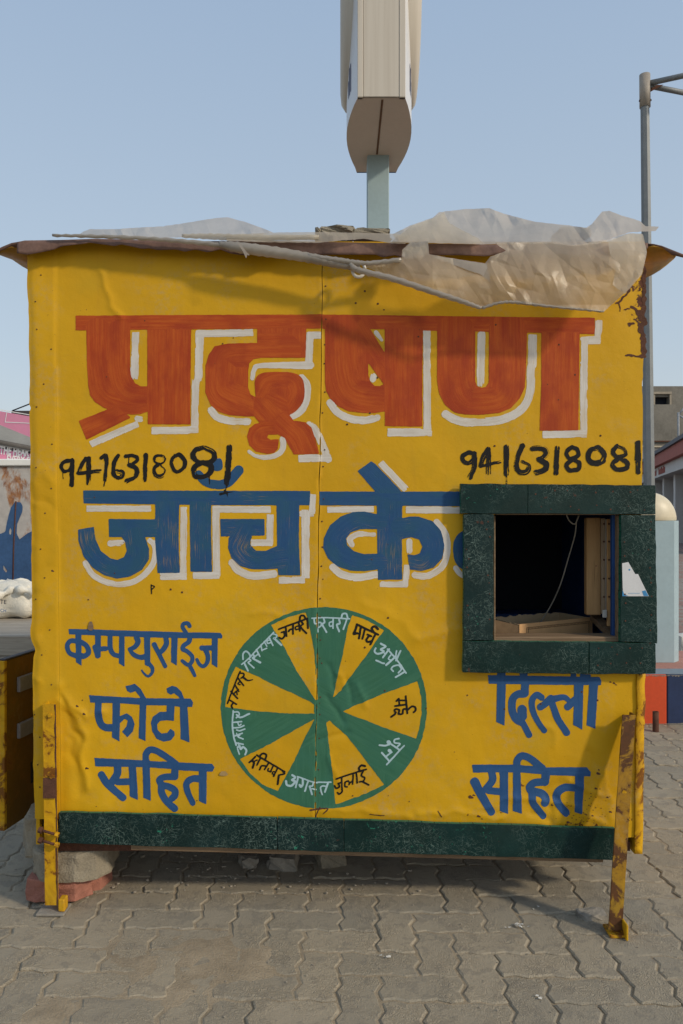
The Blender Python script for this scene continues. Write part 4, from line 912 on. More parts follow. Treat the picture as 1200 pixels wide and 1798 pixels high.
tag(obj('board_nails', V, Fc, RUSTM, fr), kind='stuff')
# timber battens behind the boards
for q in ([(822, 858), (1149, 860), (1149, 903.5), (822, 902.5)], [(822, 906), (864, 906), (864, 1122), (822, 1122)], [(1094, 906), (1149, 906), (1150, 1133), (1094, 1124)], [(822, 1130), (1112, 1132), (1112, 1174), (822, 1172)]):
    board('batten', q, f1 + .0005, YW + .006, WOODG, fr, .001, WOODG)
def pbox(name, x0, x1, y0, y1, d0, d1, m, parent, bevel=.0015):
    a = P(x0, y1, d0); b_ = P(x1, y0, d0)
    return box(name, (a.x, d0, a.z), (b_.x, d1, b_.z), m, parent, bevel)
pbox('reveal_board', 867.5, 870.5, 905, 1126, YW - .010, YW + .07, WOODG, fr); pbox('reveal_board', 1085.5, 1090.5, 905, 1126, YW - .008, YW + .02, WOODG, fr)
pbox('reveal_board', 870.7, 1086.3, 900, 904, YW - .008, YW + .07, WOODG, fr); pbox('window_sill', 868.5, 1086.3, 1118.5, 1128, YW - .006, YW + .075, WOODG, fr, .003)
pbox('blue_jamb', 1075.5, 1090, 903.5, 1122, YW + .022, YW + .040, NAVYF, fr)
# inward-opened hatch shutter seen along the right jamb
sh = empty('hatch_shutter', (.9, YW + .15, 1.0)); sh.parent = kiosk; sh.matrix_parent_inverse = world_of(kiosk).inverted()
pbox('stile', 1031, 1056, 909, 1080, YW + .17, YW + .20, WOOD, sh, .002)
pbox('hinge_strip', 1056.5, 1064, 910, 1078, YW + .12, YW + .125, wood_mat('dusty_hinge', (.34, .23, .14), (.46, .34, .22)), sh); pbox('hinge_strip', 1066.5, 1073, 911, 1100, YW + .09, YW + .095, sh.children[1].data.materials[0], sh)
pbox('hinge_pin', 1064.3, 1066, 911, 1085, YW + .10, YW + .105, simple('steel_pin', (.4, .36, .3), .5), sh)
for y in (920, 951, 983, 1016, 1048):
    for x, dd in ((1061, YW + .118), (1070, YW + .088)):
        c = P(x, y, dd); tube('screw', [c + Vector((0, .002, 0)), c - Vector((0, .002, 0))], .0032, RUSTM, sh, 8, False)
lr = [P(1043, 1079, YW + .25), P(1074, 1109, YW + .085)]
V = [lr[0] + Vector((-.012, 0, 0)), lr[0] + Vector((.02, 0, 0)), lr[1] + Vector((.02, 0, 0)), lr[1] + Vector((-.012, 0, 0))]; V = V + [v - Vector((0, 0, .02)) for v in V]
obj('bottom_rail', V, [[0, 1, 2, 3], [7, 6, 5, 4], [0, 4, 5, 1], [1, 5, 6, 2], [2, 6, 7, 3], [3, 7, 4, 0]], WOODG, sh)
pbox('latch', 1059, 1067, 1071, 1085, YW + .085, YW + .09, simple('white_latch', (.62, .6, .55), .5, .1), sh, .002)
shelf = pbox('inner_counter', 800, 1100, 1152, 1158, YW + .06, YW + .55, INBLUE, kiosk)
pbox('inner_shelf', 700, 1010, 1078, 1084, YW + .65, YW + .85, NAVYF, kiosk)
# torn payment sticker on the right-hand board (its code left blank)
stk = [(1093, 989), (1104, 987), (1116, 1008), (1121, 1008), (1140, 1047), (1095, 1047), (1094, 1030)]
dS = f0 + .0009
def flat(name, pts, d, m, parent): return obj(name, [tuple(P(x, y, d)) for x, y in pts], [list(range(len(pts)))[::-1]], m, parent)
stick = flat('sticker', stk, dS, simple('white_sticker', (.66, .66, .66), .45, .08, 20), fr)
flat('sticker_print', [(1093.2, 1047), (1094, 1036), (1097, 1044), (1104, 1046.4)], dS - .0005, simple('sky_blue_print', (.05, .25, .5), .5), stick); flat('sticker_print', [(1128, 1038), (1134, 1036.5), (1139.4, 1046.6), (1131, 1046.5)], dS - .0005, bpy.data.materials['sky_blue_print'], stick)
flat('sticker_print', [(1104, 1000), (1106.2, 998.5), (1108, 1000.5), (1106, 1002.5)], dS - .0005, bpy.data.materials['sky_blue_print'], stick); flat('sticker_print', [(1104, 1041), (1124, 1041), (1124, 1042.6), (1104, 1042.6)], dS - .0005, simple('pale_print', (.35, .45, .55), .5), stick)

# skirting of fibreglass boards along the foot
sk = empty('foot_boards', (0, YW - .02, .2)); sk.parent = kiosk; sk.matrix_parent_inverse = world_of(kiosk).inverted()
def sky_(x): return 1425 + (x - 104) / 976 * 30
for x0, x1, m, dd, s in ((103, 205.5, FIB_D, .002, 1), (206, 487, FIB_D, .0035, 2), (488, 604, FIB_D, .001, 3), (604.6, 1081, FIB, .002, 4)):
    board('fibreglass_board', ragged([(x0, sky_(x0) + (2 if s == 1 else 0)), (x1, sky_(x1)), (x1, sky_(x1) + 56), (x0, sky_(x0) + 56)], 22, .8, s), YW - .030 + dd, YW - .013, m, sk)
board('bottom_batten', [(230, 1484), (1060, 1508), (1060, 1515), (230, 1493)], YW - .008, YW + .03, WOODG, sk, .001, WOODG)
# corner angle at the right edge below the hatch
V = []; 
for k in range(40):
    y = 1180 + k * 8.2; x = float(redge(y)); a = P(x - 1.5, y, YW - .006); b_ = P(x + 12.0 + .5 * math.sin(k * 1.3), y, YW + .012); c_ = P(x + 12 , y, YW + .05)
    V += [a, b_, c_]
Fq = [[k * 3 + i, k * 3 + 3 + i, k * 3 + 4 + i, k * 3 + 1 + i] for k in range(39) for i in range(2)]
o = obj('corner_angle', V, Fq, YELR, kiosk, True); o.modifiers.new('s', 'SOLIDIFY').thickness = .003
# angle-iron legs
def leg(top, bottom, wpx, dt, db, flange, plate, m_=None):
    m_ = m_ or YELR
    a0 = P(top[0], top[1], dt); a1 = P(bottom[0], bottom[1], db); w0 = wpx / F * dt
    T = .005; n = 26; V = []; prof = [(0, 0), (w0, 0), (w0, .042 if flange > 0 else T), (w0 - T, .042 if flange > 0 else T), (w0 - T, T), (T, T), (T, .042 if flange < 0 else T), (0, .042 if flange < 0 else T)]
    for k in range(n + 1):
        p = a0.lerp(a1, k / n); j = .0006
        for q in prof: V.append((p.x + q[0] + random.uniform(-j, j), p.y + q[1], p.z))
    m = len(prof); Fq = [[k * m + i, (k + 1) * m + i, (k + 1) * m + (i + 1) % m, k * m + (i + 1) % m] for k in range(n) for i in range(m)]
    Fq += [list(range(m)), [n * m + i for i in range(m)][::-1]]
    o = obj('leg', V, Fq, m_, kiosk)
    c = Vector((a1.x + w0 / 2, a1.y + .02, 0))
    bm = bmesh.new(); bm_box(bm, (c.x - plate[0], c.y - .035, .001), (c.x + plate[1], c.y + .035, .010), bevel=.002); from_bm('foot_plate', bm, CONC if plate[2] else YELR, o)
    return o, a0, a1, w0
l1, a0, a1, w0 = leg((75, 1237), (79, 1590), 23, YW - .055, YW - .045, -1, (.045, .045, 1))
bm = bmesh.new(); bm_box(bm, (a1.x + w0 + .001, a1.y - .004, .01), (a1.x + w0 + .022, a1.y + .03, .05), bevel=.003); from_bm('foot_lug', bm, YELR, l1)
V = []
for k in range(60):
    t_ = k / 59; q = a0.lerp(a1, t_); j = .004 + .0035 * float(fnoise(np.array([t_ * 16]), np.array([1.0]), 4, 3)[0]); V += [(q.x + w0 - max(j, .0008), q.y - .0008, q.z), (q.x + w0 + .0006, q.y - .0008, q.z)]
obj('rusty_edge', V, [[2 * k, 2 * k + 1, 2 * k + 3, 2 * k + 2] for k in range(59)], RUSTM, l1)
for px, py in ((88, 1256), (91, 1363)):
    c = P(px, py, YW - .055); tube('bolt', [c + Vector((0, .002, 0)), c - Vector((0, .006, 0))], .0065, YELR, l1, 6, False)
pb = P(76.3, 1402, YW - .0565); pt = P(98.5, 1366, YW - .0565); box('rust_band', (pb.x - .001, pb.y - .0015, pb.z), (pt.x + .001, pb.y + .0, pt.z), RUSTM, l1)
for y in (1459, 1477):
    c = P(68, y - 2, YW - .062); e = P(103, y + 8, YW - .066); tube('clamp_bolt', [c, e], .0042, RUSTM, l1, 8); 
    tube('clamp_nut', [e - (e - c).normalized() * .012, e], .0085, YELR, l1, 6, False); tube('clamp_nut', [c, c + (e - c).normalized() * .012], .0095, RUSTM, l1, 6, False)
l2, a0, a1, w0 = leg((1094, 1256), (1069, 1634), 23, YW - .05, YW - .17, 1, (.02, .03, 0), YELX)
bm = bmesh.new(); bm_box(bm, (a1.x + w0 + .001, a1.y - .03, .002), (a1.x + w0 + .008, a1.y + .03, .05), bevel=.002); from_bm('foot_lug', bm, YELR, l2)
for px, py, dd in ((1103, 1277, .0505), (1096, 1391, .09)):
    c = P(px, py, YW - dd); tube('bolt', [c + Vector((0, .002, 0)), c - Vector((0, .005, 0))], .0075, YELR, l2, 6, False)
# the side door leaf standing ajar behind the left corner
dl = empty('door_leaf', (-1.2, 2.75, .14)); dl.parent = kiosk; dl.matrix_parent_inverse = world_of(kiosk).inverted()
A = Vector((-1.212, 2.75, 0)); B = Vector((-1.05, 3.62, 0)); t = (B - A).normalized(); nrm = Vector((t.y, -t.x, 0))
def slab(name, u0, u1, z0, z1, th, m, off=0.0, bev=.002):
    bm = bmesh.new(); r = bmesh.ops.create_cube(bm, size=1)
    for v in r['verts']:
        u = u0 + (v.co.x + .5) * (u1 - u0); w_ = off + v.co.y * th; z = z0 + (v.co.z + .5) * (z1 - z0)
        q = A + t * u + nrm * w_; v.co = Vector((q.x, q.y, z))
    bmesh.ops.recalc_face_normals(bm, faces=bm.faces)
    bmesh.ops.bevel(bm, geom=bm.edges[:], offset=bev, segments=1, affect='EDGES'); return from_bm(name, bm, m, dl)
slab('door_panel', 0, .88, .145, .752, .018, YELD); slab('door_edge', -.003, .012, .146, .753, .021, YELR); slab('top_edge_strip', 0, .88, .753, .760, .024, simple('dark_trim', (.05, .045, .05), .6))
for z in (.625, .455):
    s_ = slab('slot_bracket', .07, .8, z, z + .055, .014, simple('grey_bracket', (.24, .22, .21), .55), .017); 
slab('worn_patch', .16, .8, .26, .34, .0012, simple('black_smear', (.03, .022, .018), .7), .0102, .0002)

# ------------------------------------------------------------------ things in and on the kiosk
cb = tag(empty('cardboard_box', (.75, YW + .2, .7)), 'open brown cardboard box with torn rim behind the hatch sill', 'box')
fl = Vector((.608, 2.63, 0)); frr = Vector((.905, 2.775, 0)); ux = (frr - fl).normalized(); uy = Vector((-ux.y, ux.x, 0)); wd = (frr - fl).length
zs = H - (1152 - CY) / F * (YW + .06) + .001
def cpanel(name, p0, p1, ztop0, ztop1, m, rag=0, par=cb):
    n = 24; V = []; th = Vector((-(p1 - p0).y, (p1 - p0).x, 0)).normalized() * .004
    rr = random.Random(3)
    for k in range(n + 1):
        p = p0.lerp(p1, k / n); z = ztop0 + (ztop1 - ztop0) * k / n + (rr.uniform(-rag, rag) if rag else 0)
        V += [Vector((p.x, p.y, zs)), Vector((p.x, p.y, z)), Vector((p.x, p.y, z)) + th, Vector((p.x, p.y, zs)) + th]
    Fq = [[k * 4 + i, k * 4 + 4 + i, k * 4 + 4 + (i + 1) % 4, k * 4 + (i + 1) % 4] for k in range(n) for i in range(4)]
    return obj(name, V, Fq, m, par)
dp = .17; zr = .903
cpanel('front_panel', fl, frr, zr - .002, zr + .003, CARD); cpanel('back_panel', fl + uy * dp, frr + uy * dp, zr, zr, CARDI, .004)
cpanel('side_panel', fl + ux * .0, fl + uy * dp, zr - .002, zr, CARDI, .002); cpanel('side_panel', frr, frr + uy * dp, zr, zr, CARDI)
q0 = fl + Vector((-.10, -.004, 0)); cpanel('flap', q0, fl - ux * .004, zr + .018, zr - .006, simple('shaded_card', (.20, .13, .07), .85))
fn = Vector((ux.y, -ux.x, 0)) * .0008
for z0, z1, u0, u1 in ((zr - .016, zr - .0145, .03, wd - .012), (zr - .022, zr - .0205, .035, wd - .017)):
    a = fl + ux * u0 + fn; c = fl + ux * u1 + fn
    obj('printed_line', [(a.x, a.y, z0), (c.x, c.y, z0 + .004), (c.x, c.y, z1 + .004), (a.x, a.y, z1)], [[0, 1, 2, 3]], INK, cb)
for u in (.03, .037, wd - .014, wd - .02):
    a = fl + ux * u + fn; c = fl + ux * (u + .0018) + fn
    obj('printed_line', [(a.x, a.y, zs + .02), (c.x, c.y, zs + .02), (c.x, c.y, zr - .015), (a.x, a.y, zr - .015)], [[0, 1, 2, 3]], INK, cb)
V, Fc = [], []
for k in range(44):
    u = .036 + (wd - .052) * k / 43; a = fl + ux * u + fn; c = fl + ux * (u + .0026) + fn; z = zr - .0195 + .0042 * k / 43; b0 = len(V)
    V += [(a.x, a.y, z), (c.x, c.y, z), (c.x, c.y, z + .0022), (a.x, a.y, z + .0022)]; Fc.append([b0, b0 + 1, b0 + 2, b0 + 3])
tag(obj('printed_dots', V, Fc, INK, cb), kind='stuff')
cab = [P(994, 900, YW + .1), P(1000, 914, YW + .11), P(1010, 920, YW + .12), P(1017, 905, YW + .12), P(1013, 915, YW + .14), P(1010, 940, YW + .16), P(1000, 975, YW + .2), P(985, 1025, YW + .24), P(968, 1063, YW + .28), P(945, 1100, YW + .3)]
tag(tube('cable', catmull([tuple(p) for p in cab], 6), .0024, simple('grey_cable', (.30, .27, .22), .6), None, 8), 'thin pale cable hanging in a loop inside the dark hatch', 'cable')
# stones that weigh the roof down
def rock(name, c, size, m, seed, parent=None, rot=0, cuts=2, rough=.10, rnd=.28, smooth=False):
    bm = bmesh.new(); bmesh.ops.create_cube(bm, size=1)
    bmesh.ops.subdivide_edges(bm, edges=bm.edges[:], cuts=cuts + (9 if smooth else 2), use_grid_fill=True)
    rr = random.Random(seed); ox = rr.uniform(0, 50); M = Matrix.Rotation(rot, 4, 'Z')
    for v in bm.verts:
        p = v.co.copy(); r = p.length; rd = p.normalized() * .62; p = p.lerp(rd, rnd)
        s = Vector([float(fnoise(np.array([p.y * 2.3 + ox + i * 9]), np.array([p.z * 2.3 + p.x * 2.9 + i * 5]), seed + i, 3)[0]) for i in range(3)])
        p = p + s * rough * 1.6
        if smooth: p = p + rd * .022 * float(fnoise(np.array([p.x * 9 + ox]), np.array([p.y * 7 + p.z * 9]), seed, 3)[0])
        v.co = Vector(c) + M @ Vector((p.x * size[0], p.y * size[1], p.z * size[2]))
    return from_bm(name, bm, m, parent, smooth)
ztop = zt + .03
def on_px(px, py, d): return P(px, py, d)
for i, (x0, x1, y0, yb, dd, lab, m) in enumerate(((553, 564, 399, 411, 2.56, 'small dark corner of block behind the pale stones on the roof', CONC2), (562, 621, 394, 412, 2.60, 'flat pale stone on the roof edge left of the sign post', CONC2), (622, 684, 399, 413, 2.60, 'broken stone on the roof edge in front of the sign post', CONC2), (985, 1040, 396, 408, 2.75, 'stone half hidden behind crumpled plastic on the roof', CONC2))):
    a = P(x0, yb, dd); b_ = P(x1, y0, dd); c = (a + b_) / 2
    tag(rock('roof_stone', (c.x, dd + .06, c.z), (b_.x - a.x, .11, (b_.z - a.z) * 1.05), m, 30 + i, cuts=3), lab, 'stone', 'stones weighing down the kiosk roof')
# support stack under the left corner
def stone_px(name, x0, x1, y0, y1, d, depth, m, seed, lab, grp, cat, rot=0, rough=.09):
    a = P(x0, y1, d); b_ = P(x1, y0, d); c = (a + b_) / 2
    return tag(rock(name, (c.x, d + depth / 2, c.z), (b_.x - a.x, depth, b_.z - a.z), m, seed, rot=rot, cuts=5, rough=rough, rnd=.2 if cat in ('block', 'brick') else .28, smooth=cat == 'block'), lab, cat, grp)
stone_px('stone', 420, 450, 1508, 1532, 2.77, .06, CONC, 12, 'small grey stone lying in shade under the kiosk, leftmost of three', 'stones under the kiosk', 'stone', .3, .12)
stone_px('stone', 472, 520, 1505, 1536, 2.75, .08, CONC, 13, 'middle grey stone lying in shade under the kiosk', 'stones under the kiosk', 'stone', -.1, .12)
stone_px('stone', 555, 606, 1494, 1528, 2.78, .09, CONC2, 14, 'pale rough stone under the kiosk below the month wheel, rightmost of three', 'stones under the kiosk', 'stone', .2, .12)
stone_px('stone', 1021, 1070, 1608, 1630, 2.42, .05, CONC, 15, 'flat stone lying beside the foot of the right leg', None, 'stone', .1, .10)
def slab_stone(name, x0, x1, y0, y1, d, depth, m, seed, lab, grp, cat, nside=14, pw=3.2, bev=.012, rag=.05):
    a = P(x0, y1, d); b_ = P(x1, y0, d); c = (a + b_) / 2; hx_ = (b_.x - a.x) / 2; hz_ = (b_.z - a.z) / 2; rr = random.Random(seed)
    pts = []
    for k in range(nside):
        t = 2 * math.pi * k / nside + rr.uniform(-.12, .12); cc, ss = math.cos(t), math.sin(t); r_ = (abs(cc) ** pw + abs(ss) ** pw) ** (-1 / pw) * (1 + rr.uniform(-rag, rag * .3))
        pts.append((c.x + hx_ * r_ * cc, d + depth / 2 + depth / 2 * r_ * ss))
    bm = bmesh.new(); lo = [bm.verts.new((x, y, c.z - hz_ + rr.uniform(0, .006))) for x, y in pts]; hi = [bm.verts.new((c.x + (x - c.x) * .97, d + depth / 2 + (y - d - depth / 2) * .97, c.z + hz_ + rr.uniform(-.008, .002))) for x, y in pts]
    bm.faces.new(hi); bm.faces.new(lo[::-1])
    for k in range(nside): bm.faces.new([lo[k], lo[(k + 1) % nside], hi[(k + 1) % nside], hi[k]])
    bmesh.ops.bevel(bm, geom=bm.edges[:], offset=bev, segments=2, affect='EDGES', profile=.6)
    bmesh.ops.triangulate(bm, faces=[f for f in bm.faces if len(f.verts) > 4])
    bmesh.ops.subdivide_edges(bm, edges=[e for e in bm.edges if e.calc_length() > .03], cuts=2, use_grid_fill=True)
    for v in bm.verts:
        n_ = [float(fnoise(np.array([v.co.x * 22 + i * 5]), np.array([v.co.z * 22 + v.co.y * 17 + i]), seed + i, 3)[0]) for i in range(3)]
        v.co += Vector(n_) * .009
    return tag(from_bm(name, bm, m, None, False), lab, cat, grp)
slab_stone('concrete_block', 20, 150, 1443, 1512, 2.56, .30, CONC2, 3, 'top grey concrete block of the stack propping the kiosk corner', 'blocks propping the left corner', 'block')
slab_stone('concrete_block', 38, 182, 1500, 1556, 2.49, .30, CONC2, 4, 'lower grey concrete block resting on red brick pieces behind the left leg', 'blocks propping the left corner', 'block')
slab_stone('brick', 34, 150, 1548, 1592, 2.49, .15, BRICK, 5, 'large red brick piece lying at the foot of the left leg', 'blocks propping the left corner', 'brick', 7, 6, .004, .24)
slab_stone('brick', 128, 180, 1518, 1570, 2.60, .18, BRICK, 6, 'red brick end poking out right of the grey blocks', 'blocks propping the left corner', 'brick', 7, 4, .004, .2)
# hidden back props
for x in (-.9, .86): stone_px('concrete_block', CX + (x - .11) / 3.0 * F, CX + (x + .11) / 3.0 * F, CY + (H - .175) / 3.0 * F, CY + H / 3.0 * F, 3.0, .22, CONC2, 21 + int(x > 0), 'grey concrete block in shadow under the %s back corner of the kiosk' % ('left' if x < 0 else 'right'), 'blocks under the back of the kiosk', 'block', 0, .03)
# pebbles, grit and paper scraps
V, Fc = [], []; pr = random.Random(77)
def peb(x, y, r):
    b0 = len(V); k = 6; z = .001
    for rr, zz in ((1, 0), (.8, .6)):
        for i in range(k):
            a = 2 * math.pi * i / k + pr.uniform(-.3, .3); q = pr.uniform(.75, 1.15); V.append((x + r * rr * q * math.cos(a), y + r * rr * q * math.sin(a), z + r * zz))
    for i in range(k): Fc.append([b0 + i, b0 + (i + 1) % k, b0 + k + (i + 1) % k, b0 + k + i])
    Fc.append([b0 + k + i for i in range(k)])
for k in range(260):
    px, py = pr.uniform(0, 1200), pr.uniform(1540, 1798); d = H * F / (py - CY); peb((px - CX) / F * d, d, pr.choice((.0012, .0016, .002, .003)))
for k in range(160):
    px, py = pr.gauss(400, 170), pr.uniform(1500, 1570); d = H * F / (py - CY); peb((px - CX) / F * d, d, pr.choice((.002, .003, .004, .006)))
for px, py, r in ((182, 1538, .007), (186, 1547, .006), (152, 1576, .009), (207, 1553, .006), (720, 1530, .008), (610, 1535, .006), (320, 1551, .005), (250, 1505, .01)): d = H * F / (py - CY); peb((px - CX) / F * d, d, r)
tag(obj('pebbles', V, Fc, simple('grit', (.32, .28, .22), .9, .5, 60)), 'loose pebbles and grit scattered over the paving', 'pebbles', kind='stuff')
V, Fc = [], []
for px, py, n_, sp in ((905, 1628, 14, .02), (676, 1682, 6, .008), (950, 1755, 3, .006), (945, 1598, 3, .01)):
    for k in range(n_):
        d = H * F / (py - CY); x = (px - CX) / F * d + pr.gauss(0, sp); y = d + pr.gauss(0, sp * .5); s = pr.uniform(.002, .006); a = pr.uniform(0, 3); b0 = len(V)
        for q in range(4): V.append((x + s * math.cos(a + q * 1.57) * (1 + .6 * (q % 2)), y + s * math.sin(a + q * 1.57), .003 + pr.uniform(0, .004)))
        Fc.append([b0, b0 + 1, b0 + 2, b0 + 3])
tag(obj('paper_scraps', V, Fc, simple('torn_paper', (.62, .6, .54), .8, .1)), 'tiny white paper scraps on the pavers', 'litter', kind='stuff')

# ------------------------------------------------------------------ the plastic sheet on the roof
tarp = tag(empty('plastic_sheet', (.5, YW - .05, zt + .03)), 'dusty translucent plastic sheet crumpled over the kiosk roof, its right end hanging down', 'sheet')
tr = random.Random(19)
FOLDS = []
for k in range(60):
    a = tr.uniform(0, math.pi); FOLDS.append((math.cos(a), math.sin(a), tr.uniform(0, 400), tr.uniform(50, 190), tr.uniform(.25, 1)))
def facets(X, Y, L, seed):
    """piecewise-linear relief on an irregular triangle lattice: flat facets that meet in sharp creases"""
    wx = X + L * .45 * fnoise(X / (L * 2.1), Y / (L * 2.1), seed, 1); wy = Y + L * .45 * fnoise(X / (L * 2.1) + 7, Y / (L * 2.1), seed + 3, 1)
    u = (wx + wy * .37) / L; v = (wy - wx * .21) / L; i = np.floor(u); j = np.floor(v); fu = u - i; fv = v - j
    h00 = _hash(i, j, seed); h11 = _hash(i + 1, j + 1, seed); h10 = _hash(i + 1, j, seed); h01 = _hash(i, j + 1, seed)
    return np.where(fu > fv, h00 * (1 - fu) + h10 * (fu - fv) + h11 * fv, h00 * (1 - fv) + h01 * (fv - fu) + h11 * fu) - .5
def crumple(X, Y, n0, n1, sc=1.0):
    m = np.clip(.55 + .9 * vnoise(X / 75 + n0, Y / 60, 5), .15, 1)
    return .35 * facets(X * .8, Y, 62, n0 + 1) + m * (.36 * facets(X, Y * .9, 29, n0 + 2) + .15 * facets(X, Y, 13, n0 + 5)) + .3
def cloth(name, pts, m, dfun, st=2.5, amp=.03, n0=0, n1=14, seed=3, curve=False):
    b = Brush(); b.at(0, 0, 1); b.p(pts, curve=curve)
    def place(x, y):
        d = dfun(x, y) - amp * (crumple(x, y, n0, n1) - .3) - .002 * fnoise(x / 40, y / 30, seed, 2)
        return np.stack([(x - CX) / F * d, d, H - (y - CY) / F * d], -1)
    o = b.build(name, m, 0, st, .6, seed=seed, cut=False, place=place, parent=tarp)
    o.data.polygons.foreach_set('use_smooth', [False] * len(o.data.polygons)); return o
hang = [(640, 468), (706, 455), (706, 438), (722, 424), (752, 424), (754, 446), (805, 455), (852, 462), (862, 450), (890, 440), (868, 426), (970, 424), (1010, 430), (1070, 420), (1105, 409), (1128, 410), (1136, 443), (1127, 480), (1100, 512), (1061, 547), (995, 540), (907, 532), (886, 529), (846, 541), (760, 511)]
def d_hang(x, y):
    t = np.clip((y - 425) / 110, 0, 1); e = np.clip((x - 640) / 120, 0, 1)
    return YW - .075 - .035 * np.sin(t * 2.6) * e - .02 * e + .04 * (1 - e) * 0
cloth('hanging_flap', hang, PLAST, d_hang, 1.6, .078, 0, 14, 3)
cloth('folded_end', [(1068, 424), (1104, 410), (1130, 411), (1137, 443), (1128, 482), (1098, 516), (1076, 500), (1082, 470), (1072, 446)], PLAST, lambda x, y: YW - .125 + 0 * x, 1.8, .06, 16, 26, 5)
cloth('torn_strip', [(738, 424), (752, 423), (752, 440), (744, 452), (712, 454), (706, 448), (712, 436), (722, 425)], PLASTR, lambda x, y: YW - .10 + 0 * x, 1.6, .03, 8, 18, 6)
cloth('folded_lip', [(757, 450), (800, 454), (855, 463), (862, 496), (845, 482), (800, 466)], PLASTR, lambda x, y: YW - .12 + 0 * x, 1.8, .03, 20, 28, 6)
top_r = [(690, 411), (720, 396), (760, 382), (772, 372), (815, 367), (860, 365), (885, 375), (940, 389), (995, 395), (1030, 400), (1040, 393), (1058, 371), (1070, 370), (1090, 377), (1125, 388), (1134, 397), (1158, 398), (1152, 405), (1105, 408), (1072, 419), (1052, 428), (1010, 432), (968, 427), (868, 428), (845, 429), (760, 426), (700, 426)]
def d_top(x, y):
    return YW - .06 + (426 - y) * .0028 + .0 * x
cloth('crumpled_top', top_r, PLASTC, d_top, 1.6, .15, 4, 22, 9)
cloth('crumpled_top', [(688, 424), (720, 398), (760, 383), (780, 372), (790, 392), (805, 400), (840, 418), (850, 428), (770, 427)], PLAST, lambda x, y: YW - .08 + (426 - y) * .0022, 1.6, .13, 24, 40, 19)
cloth('front_strip', [(398, 412), (480, 408), (560, 407), (620, 408), (692, 410), (722, 414), (712, 428), (690, 427), (640, 419), (600, 422), (560, 426), (480, 425), (398, 423)], PLAST, lambda x, y: YW - .075 + (426 - y) * .002, 1.6, .05, 10, 20, 10)
cloth('thin_mound', [(136, 413), (150, 405), (157, 402), (200, 402), (287, 397), (320, 392), (383, 382), (400, 381), (433, 390), (482, 408), (440, 413), (400, 416), (330, 417), (200, 417)], PLASTT, lambda x, y: YW - .04 + (417 - y) * .003, 1.6, .13, 30, 46, 11)
def roll(name, pts, m=PLASTR, jit=.0012, seg=12):
    c = catmull([tuple(P(x, y, YW - d)) + (r,) for x, y, d, r in pts], 8)
    V, Fc = [], []
    pp = [Vector(q[:3]) for q in c]; rr = [q[3] / F * YW for q in c]
    V, Fc = tube_data(pp, rr, seg); V = [v + Vector((random.uniform(-1, 1), random.uniform(-1, 1), random.uniform(-1, 1))) * jit * .4 + Vector((0, 0, .0015 * math.sin(i * .21))) for i, v in enumerate(V)]
    return obj(name, V, Fc, m, tarp, True)
roll('rolled_edge', [(92, 413, .06, 2.2), (160, 414.5, .065, 3), (250, 418, .07, 3.4), (330, 424, .075, 3.8), (400, 432, .08, 4.6), (440, 438, .085, 6)])
roll('rolled_edge', [(385, 428, .08, 4), (417, 434, .085, 9), (470, 441, .09, 9.5), (530, 450, .09, 8.5), (575, 459, .09, 8), (612, 467, .088, 6), (632, 470, .085, 4)])
roll('rolled_edge', [(540, 449, .098, 4), (590, 456, .10, 4.6), (622, 460, .10, 4), (650, 462, .10, 4), (705, 456, .10, 4.2)])
roll('rolled_edge', [(615, 464, .10, 4.5), (630, 474, .105, 5), (690, 489, .12, 5.2), (760, 512, .125, 5), (815, 530, .128, 4), (846, 541, .128, 2.8)])
roll('rolled_edge', [(846, 541, .128, 2.4), (880, 531, .128, 2.4), (910, 531, .125, 2.6), (960, 537, .12, 2.2), (1010, 542, .115, 2), (1061, 547, .11, 1.6)])
roll('rolled_edge', [(320, 414, .05, 3), (370, 415, .055, 5), (430, 417, .06, 5.5), (560, 416, .065, 4)], PLAST)
flapv = [(417, 424), (430, 436), (438, 452), (434, 454), (437, 446), (424, 438)]
cloth('torn_strip', [(416, 424), (424, 428), (432, 440), (440, 449), (434, 447), (433, 454), (426, 440)], PLASTR, lambda x, y: YW - .115 + 0 * x, 1.2, .01, 8, 12, 6)
tag(tube('hook_ring', [P(630 + 11 * math.cos(a), 473 + 13 * math.sin(a), YW - .075 - .006 * math.sin(a)) for a in np.linspace(0, 2 * math.pi, 25)], .0052, simple('white_enamel', (.72, .70, .64), .35, .08), None, 10), 'white ring hooked under the roof edge where the plastic is tied', 'ring')

# ------------------------------------------------------------------ sign pylon behind the kiosk
py = tag(empty('sign_pylon', (.336, 7.15, 0)), 'cream end-on petrol station sign on a pale blue square post behind the kiosk', 'sign')
box('post', (.236, 7.05, -.04), (.436, 7.25, 4.62), PBLUE, py, .006)
zb_ = H + 3.27
def plan(wf=1.0):
    pts = []
    for t in np.linspace(0, 1, 13):
        d = 6.08 + t * (7.42 - 6.08); w_ = .189 + .092 * math.sin(math.pi * min(1, t * 1.04)) ** .9
        pts.append((d, w_))
    return pts
pl = plan()
xc = lambda d: .315 + (d - 6.08) * .0157
ring = [(xc(d) + w_, d) for d, w_ in pl] + [(xc(d) - w_, d) for d, w_ in reversed(pl)]
n = len(ring); zz = 9.5
SIDEW = simple('white_side_panel', (.72, .72, .72), .4, .05, 3); CREAMD = simple('beige_underside', (.68, .56, .455), .6, .06, 3)
V = [(x, d, zb_) for x, d in ring] + [(x, d, zz) for x, d in ring]
obj('underside', V[:n], [list(range(n))], CREAMD, py)
k = len(pl)
obj('side_panel', [V[i] for i in range(k)] + [V[n + i] for i in range(k)], [[i, i + 1, k + i + 1, k + i] for i in range(k - 1)], SIDEW, py, True)
